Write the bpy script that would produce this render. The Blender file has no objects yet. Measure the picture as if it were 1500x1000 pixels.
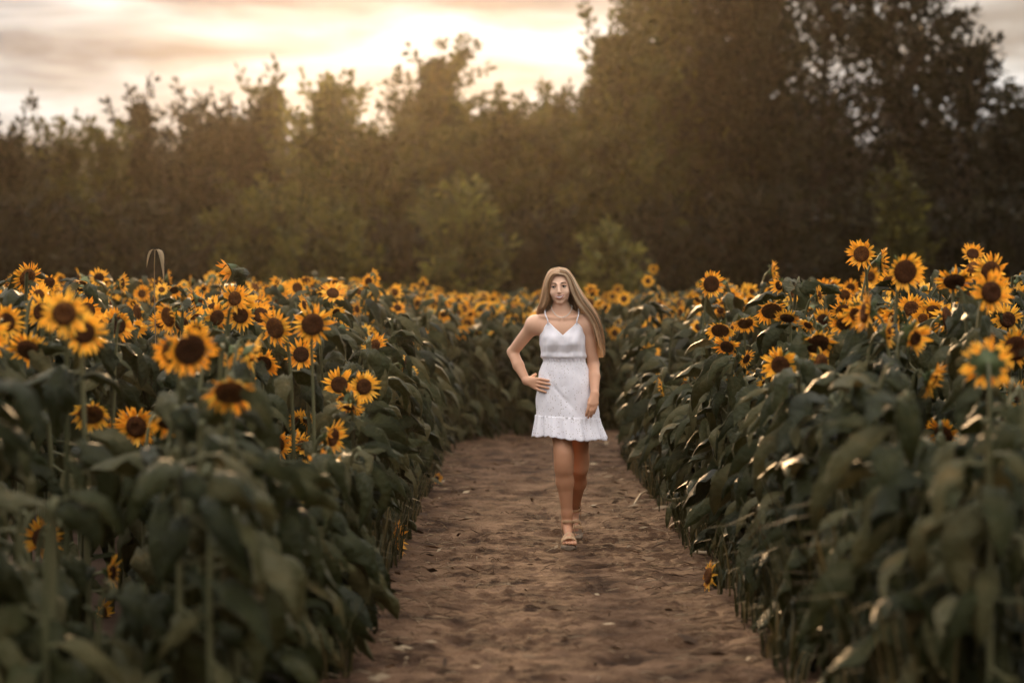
import bpy, math, random
import numpy as np
from mathutils import Matrix, Vector

R = math.radians
rng = np.random.default_rng(7)
sc = bpy.context.scene
COL = sc.collection

# ------------------------------------------------------------------ camera
F_PX, HORIZ, CAM_H = 3542.0, 447.0, 1.47          # an 85 mm lens on a 1500 px wide frame
PITCH = math.atan((500 - HORIZ) / F_PX)
cam = bpy.data.cameras.new('camera'); cam.lens = 85; cam.sensor_width = 36
cam.clip_start = 0.1; cam.clip_end = 2000
cam.dof.use_dof = True; cam.dof.focus_distance = 14.6; cam.dof.aperture_fstop = 1.8
cam.dof.aperture_blades = 0
camo = bpy.data.objects.new('camera', cam); COL.objects.link(camo)
camo.location = (0, 0, CAM_H); camo.rotation_euler = (math.pi / 2 - PITCH, 0, 0)
sc.camera = camo

def at(px, py, Y):
    """point at forward distance Y seen at photograph pixel (px, py)"""
    u, v = (px - 750) / F_PX, (500 - py) / F_PX
    dy = math.cos(PITCH) + v * math.sin(PITCH); dz = -math.sin(PITCH) + v * math.cos(PITCH)
    k = Y / dy
    return np.array([u * k, Y, CAM_H + dz * k])

# ------------------------------------------------------------------ sky, sun, exposure
SUN_EL, SUN_AZ = R(10.5), R(-3.2)                      # azimuth from +Y, negative = left
SUN_DIR = Vector((math.sin(SUN_AZ) * math.cos(SUN_EL), math.cos(SUN_AZ) * math.cos(SUN_EL), math.sin(SUN_EL)))
world = bpy.data.worlds.new('World'); sc.world = world; world.use_nodes = True
nt = world.node_tree; nt.nodes.clear()
def wn(t, **kw):
    n = nt.nodes.new(t)
    for k, v in kw.items(): setattr(n, k, v)
    return n
def wmath(op, a, b=None, clamp=False):
    n = wn('ShaderNodeMath', operation=op, use_clamp=clamp)
    for i, v in enumerate((a, b)):
        if v is None: continue
        if isinstance(v, (int, float)): n.inputs[i].default_value = v
        else: nt.links.new(v, n.inputs[i])
    return n.outputs[0]
sky = wn('ShaderNodeTexSky', sky_type='NISHITA', sun_disc=False, sun_elevation=SUN_EL, sun_rotation=SUN_AZ,
         air_density=1.2, dust_density=1.5, ozone_density=1.5)
geo = wn('ShaderNodeTexCoord')
sep = wn('ShaderNodeSeparateXYZ'); nt.links.new(geo.outputs['Generated'], sep.inputs[0])
def cloudnoise(sx, sz, detail, off, rough=0.55, dist=0.4):
    m = wn('ShaderNodeMapping'); m.inputs['Scale'].default_value = (sx, sx, sz); m.inputs['Location'].default_value = off
    m.inputs['Rotation'].default_value = (0, R(1.2), 0)
    nt.links.new(geo.outputs['Generated'], m.inputs[0])
    n = wn('ShaderNodeTexNoise'); n.inputs['Scale'].default_value = 1; n.inputs['Detail'].default_value = detail
    n.inputs['Roughness'].default_value = rough; n.inputs['Distortion'].default_value = dist
    nt.links.new(m.outputs[0], n.inputs['Vector']); return n.outputs['Fac']
def ramp(fac, stops):
    r = wn('ShaderNodeValToRGB'); el = r.color_ramp.elements
    while len(el) < len(stops): el.new(0.5)
    for e, (p, c) in zip(el, stops): e.position = p; e.color = (*c, 1)
    nt.links.new(fac, r.inputs[0]); return r.outputs[0]
n1 = cloudnoise(10, 58, 8, (3.1, 0.2, 1.3))
n2 = cloudnoise(3.2, 18, 5, (0.4, 2.2, 5.1))
tone = wmath('ADD', wmath('MULTIPLY', n1, 0.6), wmath('MULTIPLY', n2, 0.4))
ccol = ramp(tone, [(0.42, (0.37, 0.335, 0.325)), (0.465, (0.55, 0.51, 0.49)), (0.52, (0.78, 0.75, 0.72)), (0.585, (1.15, 1.12, 1.08))])
up = wmath('MAXIMUM', sep.outputs['Z'], 0.0)
dotn = wn('ShaderNodeVectorMath', operation='DOT_PRODUCT'); nt.links.new(geo.outputs['Generated'], dotn.inputs[0])
dotn.inputs[1].default_value = SUN_DIR
glow = wmath('POWER', wmath('MAXIMUM', dotn.outputs['Value'], 0.0), 45.0)
CLOUD = 5.6
lum = wmath('MULTIPLY', wmath('ADD', wmath('ADD', 0.50, wmath('MULTIPLY', up, 3.3)), wmath('MULTIPLY', glow, 0.06)), CLOUD)
cmul = wn('ShaderNodeVectorMath', operation='SCALE'); nt.links.new(ccol, cmul.inputs[0]); nt.links.new(lum, cmul.inputs['Scale'])
cover = ramp(cloudnoise(2.4, 9, 4, (7.7, 1.9, 0.6)), [(0.30, (0.94,) * 3), (0.55, (1.0,) * 3)])
mixw = wn('ShaderNodeMix', data_type='RGBA'); nt.links.new(cover, mixw.inputs['Factor'])
nt.links.new(sky.outputs[0], mixw.inputs[6]); nt.links.new(cmul.outputs[0], mixw.inputs[7])
bg = wn('ShaderNodeBackground'); bg.inputs['Strength'].default_value = 0.12
nt.links.new(mixw.outputs[2], bg.inputs['Color'])
wo = wn('ShaderNodeOutputWorld'); nt.links.new(bg.outputs[0], wo.inputs[0])

sl = bpy.data.lights.new('sun', 'SUN'); sl.energy = 3.3; sl.angle = R(8); sl.color = (1.0, 0.62, 0.31)
slo = bpy.data.objects.new('sun', sl); COL.objects.link(slo); slo.rotation_euler = (-SUN_DIR).to_track_quat('-Z', 'Y').to_euler()
slo.location = (0, 0, 30)
sc.view_settings.view_transform = 'Standard'; sc.view_settings.look = 'None'
sc.view_settings.exposure = 0.55; sc.view_settings.gamma = 1.0; sc.view_settings.use_curve_mapping = False
sc.render.engine = 'CYCLES'
sc.cycles.use_denoising = True
sc.cycles.max_bounces = 6; sc.cycles.diffuse_bounces = 3; sc.cycles.glossy_bounces = 2
sc.cycles.transmission_bounces = 3; sc.cycles.transparent_max_bounces = 4; sc.cycles.volume_bounces = 0

# ------------------------------------------------------------------ helpers
def tag(o, label=None, cat=None, group=None, kind=None):
    if label: o['label'] = label
    if cat: o['category'] = cat
    if group: o['group'] = group
    if kind: o['kind'] = kind
    return o

def mk_mesh(name, V, F, mats, midx=None, smooth=True, attr=None):
    me = bpy.data.meshes.new(name)
    V = np.asarray(V, np.float32)
    if isinstance(F, np.ndarray):
        k = F.shape[1]
        me.vertices.add(len(V)); me.vertices.foreach_set('co', V.ravel())
        me.loops.add(F.size); me.loops.foreach_set('vertex_index', F.astype(np.int32).ravel())
        me.polygons.add(len(F)); me.polygons.foreach_set('loop_start', np.arange(0, F.size, k, dtype=np.int32))
        me.polygons.foreach_set('loop_total', np.full(len(F), k, np.int32))
        me.update(calc_edges=True); me.validate()
    else:
        me.from_pydata(V.tolist(), [], F)
    for m in mats: me.materials.append(m)
    n = len(me.polygons)
    if midx is not None and len(midx) == n: me.polygons.foreach_set('material_index', np.asarray(midx, np.int32))
    if smooth: me.polygons.foreach_set('use_smooth', np.ones(n, bool))
    if attr is not None:
        a = me.attributes.new('rnd', 'FLOAT', 'POINT'); a.data.foreach_set('value', np.asarray(attr, np.float32))
    me.update()
    return me

def obj(name, me, parent=None, M=None):
    o = bpy.data.objects.new(name, me); COL.objects.link(o)
    if parent is not None: o.parent = parent
    if M is not None: o.matrix_local = Matrix(np.asarray(M).tolist())
    return o

def empty(name, loc):
    o = bpy.data.objects.new(name, None); COL.objects.link(o); o.location = [float(v) for v in loc]
    o.empty_display_size = 0.1
    return o

class Geo:
    """collects quads / triangles (as quads with a repeated corner dropped) for one mesh"""
    def __init__(s): s.V = []; s.F = []; s.m = []; s.a = []; s.n = 0
    def add(s, V, F, m=0, a=0.0):
        V = np.asarray(V, float); s.V.append(V)
        s.F += [tuple(int(i) + s.n for i in f) for f in F]
        s.m += [m] * len(F); s.a.append(np.full(len(V), a) if np.isscalar(a) else np.asarray(a)); s.n += len(V)
    def tube(s, P, r, sides=6, m=0, a=0.0, cap=True):
        P = np.asarray(P, float); n = len(P); r = np.full(n, r) if np.isscalar(r) else np.asarray(r, float)
        T = np.gradient(P, axis=0); T /= np.linalg.norm(T, axis=1)[:, None] + 1e-9
        ref = np.array([0., 0, 1]) if abs(T[:, 2]).mean() < 0.8 else np.array([1., 0.0, 0])
        A = np.cross(T, ref); A /= np.linalg.norm(A, axis=1)[:, None] + 1e-9; B = np.cross(T, A)
        th = np.arange(sides) / sides * 2 * math.pi
        V = (P[:, None] + r[:, None, None] * (A[:, None] * np.cos(th)[None, :, None] + B[:, None] * np.sin(th)[None, :, None])).reshape(-1, 3)
        F = [(i * sides + j, i * sides + (j + 1) % sides, (i + 1) * sides + (j + 1) % sides, (i + 1) * sides + j) for i in range(n - 1) for j in range(sides)]
        if cap: F += [tuple(range(sides))[::-1], tuple((n - 1) * sides + j for j in range(sides))]
        s.add(V, F, m, a)
    def grid(s, P, m=0, a=0.0, wrap=False):
        P = np.asarray(P, float); n, k = P.shape[:2]
        F = [(i * k + j, i * k + (j + 1) % k, (i + 1) * k + (j + 1) % k, (i + 1) * k + j) for i in range(n - 1) for j in range(k if wrap else k - 1)]
        s.add(P.reshape(-1, 3), F, m, np.asarray(a).ravel() if not np.isscalar(a) else a)
    def mesh(s, name, mats, smooth=True, attr=True):
        return mk_mesh(name, np.concatenate(s.V), s.F, mats, s.m, smooth, np.concatenate(s.a) if attr else None)

def ball(c, r, nu=10, nv=7):
    c = np.asarray(c, float); r = np.ones(3) * r
    P = np.array([[c + r * np.array([math.cos(a) * math.sin(b), math.sin(a) * math.sin(b), math.cos(b)])
                   for a in np.arange(nu) / nu * 2 * math.pi] for b in np.linspace(0.02, math.pi - 0.02, nv)])
    return P

def bez(P0, P1, P2, P3, n):
    t = np.linspace(0, 1, n)[:, None]
    return (1 - t) ** 3 * P0 + 3 * (1 - t) ** 2 * t * P1 + 3 * (1 - t) * t ** 2 * P2 + t ** 3 * P3

def spline(P, n):
    """Catmull-Rom through the points"""
    P = np.asarray(P, float); P = np.vstack([2 * P[0] - P[1], P, 2 * P[-1] - P[-2]]); k = len(P) - 3
    out = []
    for t in np.linspace(0, k - 1e-6, n):
        i = int(t); f = t - i; a, b, c, d = P[i:i + 4]
        out.append(0.5 * (2 * b + (c - a) * f + (2 * a - 5 * b + 4 * c - d) * f * f + (3 * b - a - 3 * c + d) * f ** 3))
    return np.array(out)

def vnoise(x, y, seed=0):
    x = np.asarray(x, float); y = np.asarray(y, float)
    xi, yi = np.floor(x).astype(np.int64), np.floor(y).astype(np.int64); fx, fy = x - xi, y - yi
    fx = fx * fx * (3 - 2 * fx); fy = fy * fy * (3 - 2 * fy)
    def h(i, j):
        n = (i * 374761393 + j * 668265263 + seed * 1274126177) & 0x7fffffff
        n = ((n ^ (n >> 13)) * 1274126177) & 0x7fffffff
        return ((n ^ (n >> 16)) & 0xffff) / 65535.0
    return (h(xi, yi) * (1 - fx) + h(xi + 1, yi) * fx) * (1 - fy) + (h(xi, yi + 1) * (1 - fx) + h(xi + 1, yi + 1) * fx) * fy

# ---- materials
def material(name, stops, rough=0.6, noise=(8.0, 4.0), spec=0.3, translucent=None, bump=0.0, bump_scale=60.0, sss=0.0,
             coord='Object', rnd=0.5, stretch=(1, 1, 1)):
    """principled material; its colour ramp is driven by noise + a per-object / per-piece random number"""
    m = bpy.data.materials.new(name); m.use_nodes = True; t = m.node_tree; L = t.links
    b = t.nodes['Principled BSDF']; out = t.nodes['Material Output']
    tc = t.nodes.new('ShaderNodeTexCoord'); mp = t.nodes.new('ShaderNodeMapping'); mp.inputs['Scale'].default_value = stretch
    L.new(tc.outputs[coord], mp.inputs[0])
    nz = t.nodes.new('ShaderNodeTexNoise'); nz.inputs['Scale'].default_value = noise[0]; nz.inputs['Detail'].default_value = noise[1]
    L.new(mp.outputs[0], nz.inputs['Vector'])
    oi = t.nodes.new('ShaderNodeObjectInfo'); at_ = t.nodes.new('ShaderNodeAttribute'); at_.attribute_name = 'rnd'
    ad = t.nodes.new('ShaderNodeMath'); ad.operation = 'ADD'; ad.inputs[0].default_value = 0.0; L.new(oi.outputs['Random'], ad.inputs[0]) if not name.startswith(('foliage', 'blonde', 'skin')) else None; L.new(at_.outputs['Fac'], ad.inputs[1])
    fr = t.nodes.new('ShaderNodeMath'); fr.operation = 'FRACT'; L.new(ad.outputs[0], fr.inputs[0])
    mx = t.nodes.new('ShaderNodeMix'); mx.inputs[0].default_value = rnd; L.new(nz.outputs['Fac'], mx.inputs[2]); L.new(fr.outputs[0], mx.inputs[3])
    rp = t.nodes.new('ShaderNodeValToRGB'); el = rp.color_ramp.elements
    while len(el) < len(stops): el.new(0.5)
    for e, (p, c) in zip(el, stops): e.position = p; e.color = (*c, 1)
    L.new(mx.outputs[0], rp.inputs[0]); L.new(rp.outputs[0], b.inputs['Base Color'])
    b.inputs['Roughness'].default_value = rough; b.inputs['Specular IOR Level'].default_value = spec
    if sss:
        b.inputs['Subsurface Weight'].default_value = sss; b.inputs['Subsurface Radius'].default_value = (0.012, 0.005, 0.003); b.inputs['Subsurface Scale'].default_value = 1.0
    if bump:
        n2 = t.nodes.new('ShaderNodeTexNoise'); n2.inputs['Scale'].default_value = bump_scale; n2.inputs['Detail'].default_value = 5
        L.new(mp.outputs[0], n2.inputs['Vector']); bp = t.nodes.new('ShaderNodeBump'); bp.inputs['Strength'].default_value = bump
        bp.inputs['Distance'].default_value = 0.02; L.new(n2.outputs['Fac'], bp.inputs['Height']); L.new(bp.outputs[0], b.inputs['Normal'])
    if translucent:
        tr = t.nodes.new('ShaderNodeBsdfTranslucent'); ms = t.nodes.new('ShaderNodeMixShader'); ms.inputs[0].default_value = translucent
        L.new(rp.outputs[0], tr.inputs[0]); L.new(b.outputs[0], ms.inputs[1]); L.new(tr.outputs[0], ms.inputs[2]); L.new(ms.outputs[0], out.inputs[0])
    return m

M_leaf = material('sunflower_leaf', [(0.25, (0.010, 0.013, 0.003)), (0.5, (0.026, 0.029, 0.008)), (0.76, (0.075, 0.066, 0.027)), (0.97, (0.18, 0.115, 0.04))], 0.46, (14, 5), 0.10, 0.14, 0.8, 45)
M_stem = material('sunflower_stem', [(0.3, (0.055, 0.058, 0.022)), (0.7, (0.115, 0.11, 0.05))], 0.6, (20, 3), 0.3)
M_bract = material('sunflower_bract', [(0.3, (0.05, 0.07, 0.022)), (0.7, (0.10, 0.12, 0.04))], 0.6, (30, 3), 0.3)
M_petal = material('sunflower_petal', [(0.2, (0.72, 0.27, 0.020)), (0.5, (0.85, 0.40, 0.035)), (0.85, (0.92, 0.54, 0.07))], 0.55, (16, 3), 0.2, 0.35, 0.15, 120)
M_disc = material('sunflower_disc', [(0.3, (0.030, 0.011, 0.005)), (0.55, (0.085, 0.030, 0.010)), (0.75, (0.20, 0.075, 0.015))], 0.85, (90, 3), 0.1, None, 0.8, 160, rnd=0.25)
M_soil = material('soil', [(0.3, (0.045, 0.027, 0.018)), (0.7, (0.11, 0.068, 0.045))], 0.95, (1.6, 8), 0.1, None, 0.8, 12, rnd=0.0)
M_path = material('path_dirt', [(0.36, (0.032, 0.016, 0.008)), (0.5, (0.088, 0.048, 0.026)), (0.64, (0.145, 0.085, 0.050))], 0.92, (3.4, 12), 0.12, None, 1.0, 55, rnd=0.0)
M_dry = material('dry_stalk', [(0.3, (0.20, 0.145, 0.085)), (0.7, (0.38, 0.29, 0.185))], 0.7, (12, 4), 0.2)
M_twig = material('litter', [(0.2, (0.05, 0.03, 0.018)), (0.6, (0.15, 0.09, 0.05)), (0.9, (0.33, 0.25, 0.16))], 0.85, (12, 2), 0.1, rnd=0.9)
M_grass = material('grass_blade', [(0.2, (0.018, 0.020, 0.006)), (0.6, (0.045, 0.042, 0.014)), (0.9, (0.15, 0.11, 0.045))], 0.6, (8, 2), 0.25, 0.25, rnd=0.8)
M_bark = material('bark', [(0.3, (0.04, 0.028, 0.02)), (0.7, (0.10, 0.075, 0.055))], 0.9, (9, 5), 0.1, None, 0.6, 30)
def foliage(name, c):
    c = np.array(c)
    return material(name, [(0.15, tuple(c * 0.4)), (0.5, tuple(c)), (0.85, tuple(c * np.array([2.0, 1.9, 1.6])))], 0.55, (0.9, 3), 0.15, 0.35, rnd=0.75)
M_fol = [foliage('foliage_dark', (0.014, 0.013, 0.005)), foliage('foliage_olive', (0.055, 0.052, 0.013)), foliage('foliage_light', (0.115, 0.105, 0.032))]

# ------------------------------------------------------------------ ground and path
CENTER = np.array([(0.2, -6), (0.2, 20), (0.28, 23.2), (0.62, 25.6), (1.5, 26.9), (3.4, 27.6), (9, 28.6), (20, 30)], float)
CL = spline(np.c_[CENTER, np.zeros(len(CENTER))], 500)[:, :2]
CLT = np.gradient(CL, axis=0); CLT /= np.linalg.norm(CLT, axis=1)[:, None]
HALF = 0.82
def path_dist(x, y): return float(np.sqrt(((CL - (x, y)) ** 2).sum(1)).min())

g = Geo(); xs = np.concatenate([[-170, -60, -25], np.linspace(-12, 12, 25), [25, 60, 170]]); ys = np.concatenate([[-60, -15], np.linspace(0, 50, 51), [70, 110, 180]])
GX, GY = np.meshgrid(xs, ys)
g.grid(np.stack([GX, GY, -0.05 + 0.03 * (vnoise(GX * 0.7, GY * 0.7, 3) - 0.5)], -1))
tag(obj('ground', g.mesh('ground', [M_soil], attr=False)), 'dark brown soil of the sunflower field under the plants', 'ground', kind='structure')

def build_path():
    xs_ = np.arange(-1.2, 6.0, 0.026); ys_ = np.concatenate([np.arange(3, 7.5, 0.1), np.arange(7.5, 16, 0.019), np.arange(16, 32, 0.034)])
    X, Y = np.meshgrid(xs_, ys_); Dm = np.full(X.shape, 9.0); near = (X < 1.6) | (Y > 24)
    P = np.stack([X[near], Y[near]], 1); cl = CL[::2]; Dm[near] = np.concatenate([np.sqrt(((c[:, None] - cl[None]) ** 2).sum(-1)).min(1) for c in np.array_split(P, 40)])
    Z = 0.018 * (vnoise(X * 3, Y * 3, 1) - 0.5) + 0.010 * (vnoise(X * 7, Y * 9, 2) - 0.5)
    rid = 1 - np.abs(2 * vnoise(X * 9, Y * 13, 4) - 1); Z += 0.007 * rid ** 3 + 0.010 * (vnoise(X * 18, Y * 24, 8) - 0.5) + 0.011 * (vnoise(X * 37, Y * 40, 5) - 0.5)
    Z -= np.clip(vnoise(X * 4.4, Y * 3.6, 9) - 0.66, 0, 1) * 0.14                       # scuffed heel and toe prints
    Z += np.clip(vnoise(X * 26, Y * 26, 10) - 0.80, 0, 1) * 0.10                         # clods
    Z += 0.04 * np.clip((Dm - 0.72) / 0.4, 0, 1) * (0.5 + vnoise(X * 2, Y * 2, 6)) - 0.16 * np.clip((Dm - 1.08) / 0.15, 0, 1)
    n, k = X.shape
    V = np.stack([X, Y, Z], -1).reshape(-1, 3); i = (np.arange(n - 1)[:, None] * k + np.arange(k - 1)[None]).ravel()
    Fq = np.stack([i, i + 1, i + k + 1, i + k], 1); Fq = Fq[(Dm.ravel()[Fq] < 1.25).all(1)]
    used = np.unique(Fq); rm = np.zeros(len(V), np.int64); rm[used] = np.arange(len(used))
    tag(obj('dirt_path', mk_mesh('dirt_path', V[used], rm[Fq], [M_path])), 'bare trodden brown dirt path between the sunflowers', 'path', kind='structure')
build_path()

# ------------------------------------------------------------------ trees
def leaf_cloud(C, D, L, W, r):
    """rhombic leaves at C pointing along D"""
    n = len(C); D = D / (np.linalg.norm(D, axis=1)[:, None] + 1e-9)
    S = np.cross(D, r.normal(size=(n, 3))); S /= np.linalg.norm(S, axis=1)[:, None] + 1e-9
    N = np.cross(D, S)
    V = np.stack([C, C + D * L[:, None] * 0.45 + S * W[:, None] * 0.5 + N * W[:, None] * 0.12, C + D * L[:, None],
                  C + D * L[:, None] * 0.45 - S * W[:, None] * 0.5 + N * W[:, None] * 0.12], 1).reshape(-1, 3)
    return V, np.arange(4 * n).reshape(n, 4)

def build_tree(name, px, top, wpx, Y, style, mat, label, cat='tree', group='trees along the far edge of the field', dens=1.0):
    r = np.random.default_rng(int(px * 7 + Y * 13) % 99991)
    base = at(px, 447, Y); base[2] = -0.04
    H = at(px, top, Y)[2]; Rx = 1.25 * wpx / F_PX * Y / 2; Ry = min(Rx, 1.7)
    root = empty(name, base); tag(root, label, cat, group)
    lo = 0.04 * H if style != 'shrub' else 0.0
    npl = int({'spire': 170, 'round': 185, 'shoots': 180, 'sparse': 105, 'shrub': 110}[style] * dens * max(0.5, (H * Rx) / 9) ** 0.8)
    C, D, LL, WW, TT = [], [], [], [], []
    g = Geo(); zt = H * (0.92 if style != 'shrub' else 0.6)
    bend = r.normal(0, 0.12, 2)
    def axis(z): f = z / H; return np.array([bend[0] * math.sin(f * 3), bend[1] * math.sin(f * 2.3), z])
    tr = max(0.05, 0.018 * H)
    g.tube([axis(z) for z in np.linspace(0, zt, 9)], np.linspace(tr, 0.012, 9), 7)
    # side masses give the crown an uneven outline
    lobes = [(r.uniform(-1, 1), r.uniform(0.25, 0.95), r.uniform(0.55, 1.15)) for _ in range(6)]
    for i in range(npl):
        f = r.uniform(0.03, 1.0) ** (0.85 if style != 'spire' else 0.95)
        z = lo + f * (H - lo)
        if style == 'spire': rad = (1 - f) ** 0.5 * (0.8 + 0.2 * math.sin(f * 9 + px))
        elif style == 'shrub': rad = math.sqrt(max(0, 1 - f ** 2.2))
        elif style == 'shoots': rad = max(0.05, 1 - f ** 1.5) ** 0.65
        else: rad = max(0.03, 1 - f ** 3) ** 0.5 * (0.72 + 0.28 * math.sin(math.pi * f))
        a = r.uniform(0, 2 * math.pi); q = r.uniform(0.15, 1) ** 0.5
        lob = 1.0 + 0.30 * sum(s * math.exp(-((math.cos(a) - x) ** 2) / 0.2 - ((f - zz) ** 2) / 0.02) for x, zz, s in lobes) - 0.12
        tip = np.array([Rx * rad * q * lob * math.cos(a), Ry * rad * q * lob * math.sin(a), z]) + axis(z) * (1, 1, 0)
        upw = {'spire': 1.7, 'round': 0.55, 'shoots': 1.3, 'sparse': 0.5, 'shrub': 1.0}[style]
        d = np.array([math.cos(a) * q, math.sin(a) * q * 0.7, upw]) + r.normal(0, 0.22, 3); d /= np.linalg.norm(d)
        ln = r.uniform(0.55, 1.25) * (0.8 if style in ('shrub', 'spire') else 1.0) * (1.35 if style == 'shoots' and f > 0.75 else 1)
        ln = min(ln, tip[2] * 0.8 + 0.15)
        b = tip - d * ln
        if b[2] < 0.05: b[2] = 0.05
        sag = np.array([0, 0, -0.12 * ln]) if style == 'sparse' else np.zeros(3)
        P = bez(b, b + (tip - b) * 0.33 + (0, 0, 0.05), b + (tip - b) * 0.7, tip + sag, 5)
        if i % 2 == 0:
            za = max(0.05, b[2] - r.uniform(0.2, 0.9)); A0 = axis(min(za, zt))
            g.tube(bez(A0, A0 + (b - A0) * 0.4 + (0, 0, 0.05), b - d * 0.1, b, 4), [tr * 0.35 * (1 - 0.6 * f), 0.016, 0.013, 0.010], 4, cap=False)
        g.tube(P, np.linspace(0.012, 0.004, 5), 3, cap=False)
        thin = 1.0
        if style == 'sparse': thin = 0.34 if f > 0.38 else 0.9
        elif f > 0.7: thin = 0.75
        nl = int(r.uniform(42, 66) * ln * thin * (1.15 if style == 'spire' else 1))
        t = r.uniform(0.0, 1.03, nl); pts = b + (tip - b) * t[:, None]
        wd = (0.05 + 0.20 * np.sin(np.clip(t, 0, 1) * math.pi * 0.9 + 0.25)) * (0.75 if style in ('spire', 'shoots') else 1.15)
        off = r.normal(size=(nl, 3)); off /= np.linalg.norm(off, axis=1)[:, None]; pts = pts + off * (wd * r.uniform(0.3, 1, nl))[:, None]
        pts[:, 2] = np.maximum(pts[:, 2], 0.06)
        TT.append(np.clip(r.uniform(0.05, 0.95) + r.normal(0, 0.12, nl), 0, 0.999)); C.append(pts); D.append(off * 0.8 + d * 0.6 + r.normal(0, 0.4, (nl, 3)) + (0, 0, -0.2))
        LL.append(r.uniform(0.14, 0.28, nl)); WW.append(r.uniform(0.08, 0.15, nl))
    for i in range(int({'spire': 26, 'round': 46, 'shoots': 44, 'sparse': 45, 'shrub': 16}[style] * max(0.6, Rx / 1.6))):
        f = r.uniform(0.35, 1.0) ** 0.6; a = r.uniform(0, 2 * math.pi)
        rad = (1 - f) ** 0.5 if style == 'spire' else math.sqrt(max(0, 1 - f ** 2.2)) if style == 'shrub' else max(0.05, 1 - f ** 1.5) ** 0.6
        b = np.array([Rx * rad * 0.75 * math.cos(a), Ry * rad * 0.75 * math.sin(a), lo + f * (H - lo) * 0.97]) + axis(f * H) * (1, 1, 0)
        d = np.array([math.cos(a) * (0.5 if style == 'spire' else 0.9), math.sin(a) * 0.4, r.uniform(0.5, 1.5) if style != 'sparse' else r.uniform(-0.1, 0.9)]) + r.normal(0, 0.2, 3); d /= np.linalg.norm(d)
        ln = r.uniform(0.5, 1.15) * (0.6 if style == 'shrub' else 1.0); tip = b + d * ln; A0 = axis(min(zt, max(0.05, b[2] - r.uniform(0.3, 0.8))))
        g.tube(np.vstack([bez(A0, A0 + (b - A0) * 0.4, b - d * 0.1, b, 4), (b + tip) / 2, tip]), [0.03, 0.02, 0.016, 0.013, 0.009, 0.004], 4, cap=False)
        nl = int(46 * ln); t = r.uniform(0.1, 1.05, nl); off = r.normal(size=(nl, 3)); off /= np.linalg.norm(off, axis=1)[:, None]
        TT.append(np.full(nl, r.uniform(0.3, 0.9))); C.append(b + (tip - b) * t[:, None] + off * (0.03 + 0.05 * r.uniform(0, 1, nl))[:, None]); D.append(off + d * 0.7); LL.append(r.uniform(0.13, 0.25, nl)); WW.append(r.uniform(0.07, 0.12, nl))
    C, D, LL, WW = (np.concatenate(q) for q in (C, D, LL, WW))
    V, Fq = leaf_cloud(C, D, LL, WW, r)
    obj('trunk', g.mesh('trunk', [M_bark], attr=False), root)
    me = mk_mesh('crown', V, Fq, [mat], None, False, np.repeat(np.concatenate(TT), 4))
    obj('crown', me, root)
    return len(Fq)

nleaf = 0
D_, O_, L_ = M_fol
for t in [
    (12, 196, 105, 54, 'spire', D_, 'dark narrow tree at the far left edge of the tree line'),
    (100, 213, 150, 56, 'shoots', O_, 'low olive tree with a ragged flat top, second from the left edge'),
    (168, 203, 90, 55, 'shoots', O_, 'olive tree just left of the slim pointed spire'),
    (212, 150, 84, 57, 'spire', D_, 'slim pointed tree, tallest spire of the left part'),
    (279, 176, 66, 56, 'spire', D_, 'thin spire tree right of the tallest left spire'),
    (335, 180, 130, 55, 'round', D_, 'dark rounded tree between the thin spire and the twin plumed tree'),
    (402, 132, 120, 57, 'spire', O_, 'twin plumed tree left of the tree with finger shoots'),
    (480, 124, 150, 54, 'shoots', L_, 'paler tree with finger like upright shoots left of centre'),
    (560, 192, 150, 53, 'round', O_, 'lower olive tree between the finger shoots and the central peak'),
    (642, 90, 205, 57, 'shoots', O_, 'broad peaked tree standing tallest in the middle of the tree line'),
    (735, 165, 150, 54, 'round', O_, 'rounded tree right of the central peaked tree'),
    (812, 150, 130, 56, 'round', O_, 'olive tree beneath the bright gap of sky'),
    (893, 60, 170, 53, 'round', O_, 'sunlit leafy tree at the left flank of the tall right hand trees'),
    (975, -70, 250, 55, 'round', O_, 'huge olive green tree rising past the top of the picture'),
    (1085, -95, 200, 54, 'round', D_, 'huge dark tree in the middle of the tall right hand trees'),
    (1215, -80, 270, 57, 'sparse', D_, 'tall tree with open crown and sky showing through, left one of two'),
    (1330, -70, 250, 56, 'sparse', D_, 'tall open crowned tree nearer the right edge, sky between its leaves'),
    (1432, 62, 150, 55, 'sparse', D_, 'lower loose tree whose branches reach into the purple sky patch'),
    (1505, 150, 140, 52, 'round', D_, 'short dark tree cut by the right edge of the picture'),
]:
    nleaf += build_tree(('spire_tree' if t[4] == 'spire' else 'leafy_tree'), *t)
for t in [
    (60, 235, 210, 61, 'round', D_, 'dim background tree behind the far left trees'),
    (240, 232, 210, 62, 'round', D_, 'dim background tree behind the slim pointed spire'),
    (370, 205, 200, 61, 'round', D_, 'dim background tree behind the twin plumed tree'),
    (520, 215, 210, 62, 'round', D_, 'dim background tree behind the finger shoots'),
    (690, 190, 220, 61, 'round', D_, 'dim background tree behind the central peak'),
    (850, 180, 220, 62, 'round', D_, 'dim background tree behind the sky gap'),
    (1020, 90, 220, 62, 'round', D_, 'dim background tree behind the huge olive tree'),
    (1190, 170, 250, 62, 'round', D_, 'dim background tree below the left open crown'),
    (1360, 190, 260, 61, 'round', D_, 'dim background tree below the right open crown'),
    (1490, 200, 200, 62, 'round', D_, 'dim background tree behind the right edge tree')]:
    nleaf += build_tree('leafy_tree', *t)
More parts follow.
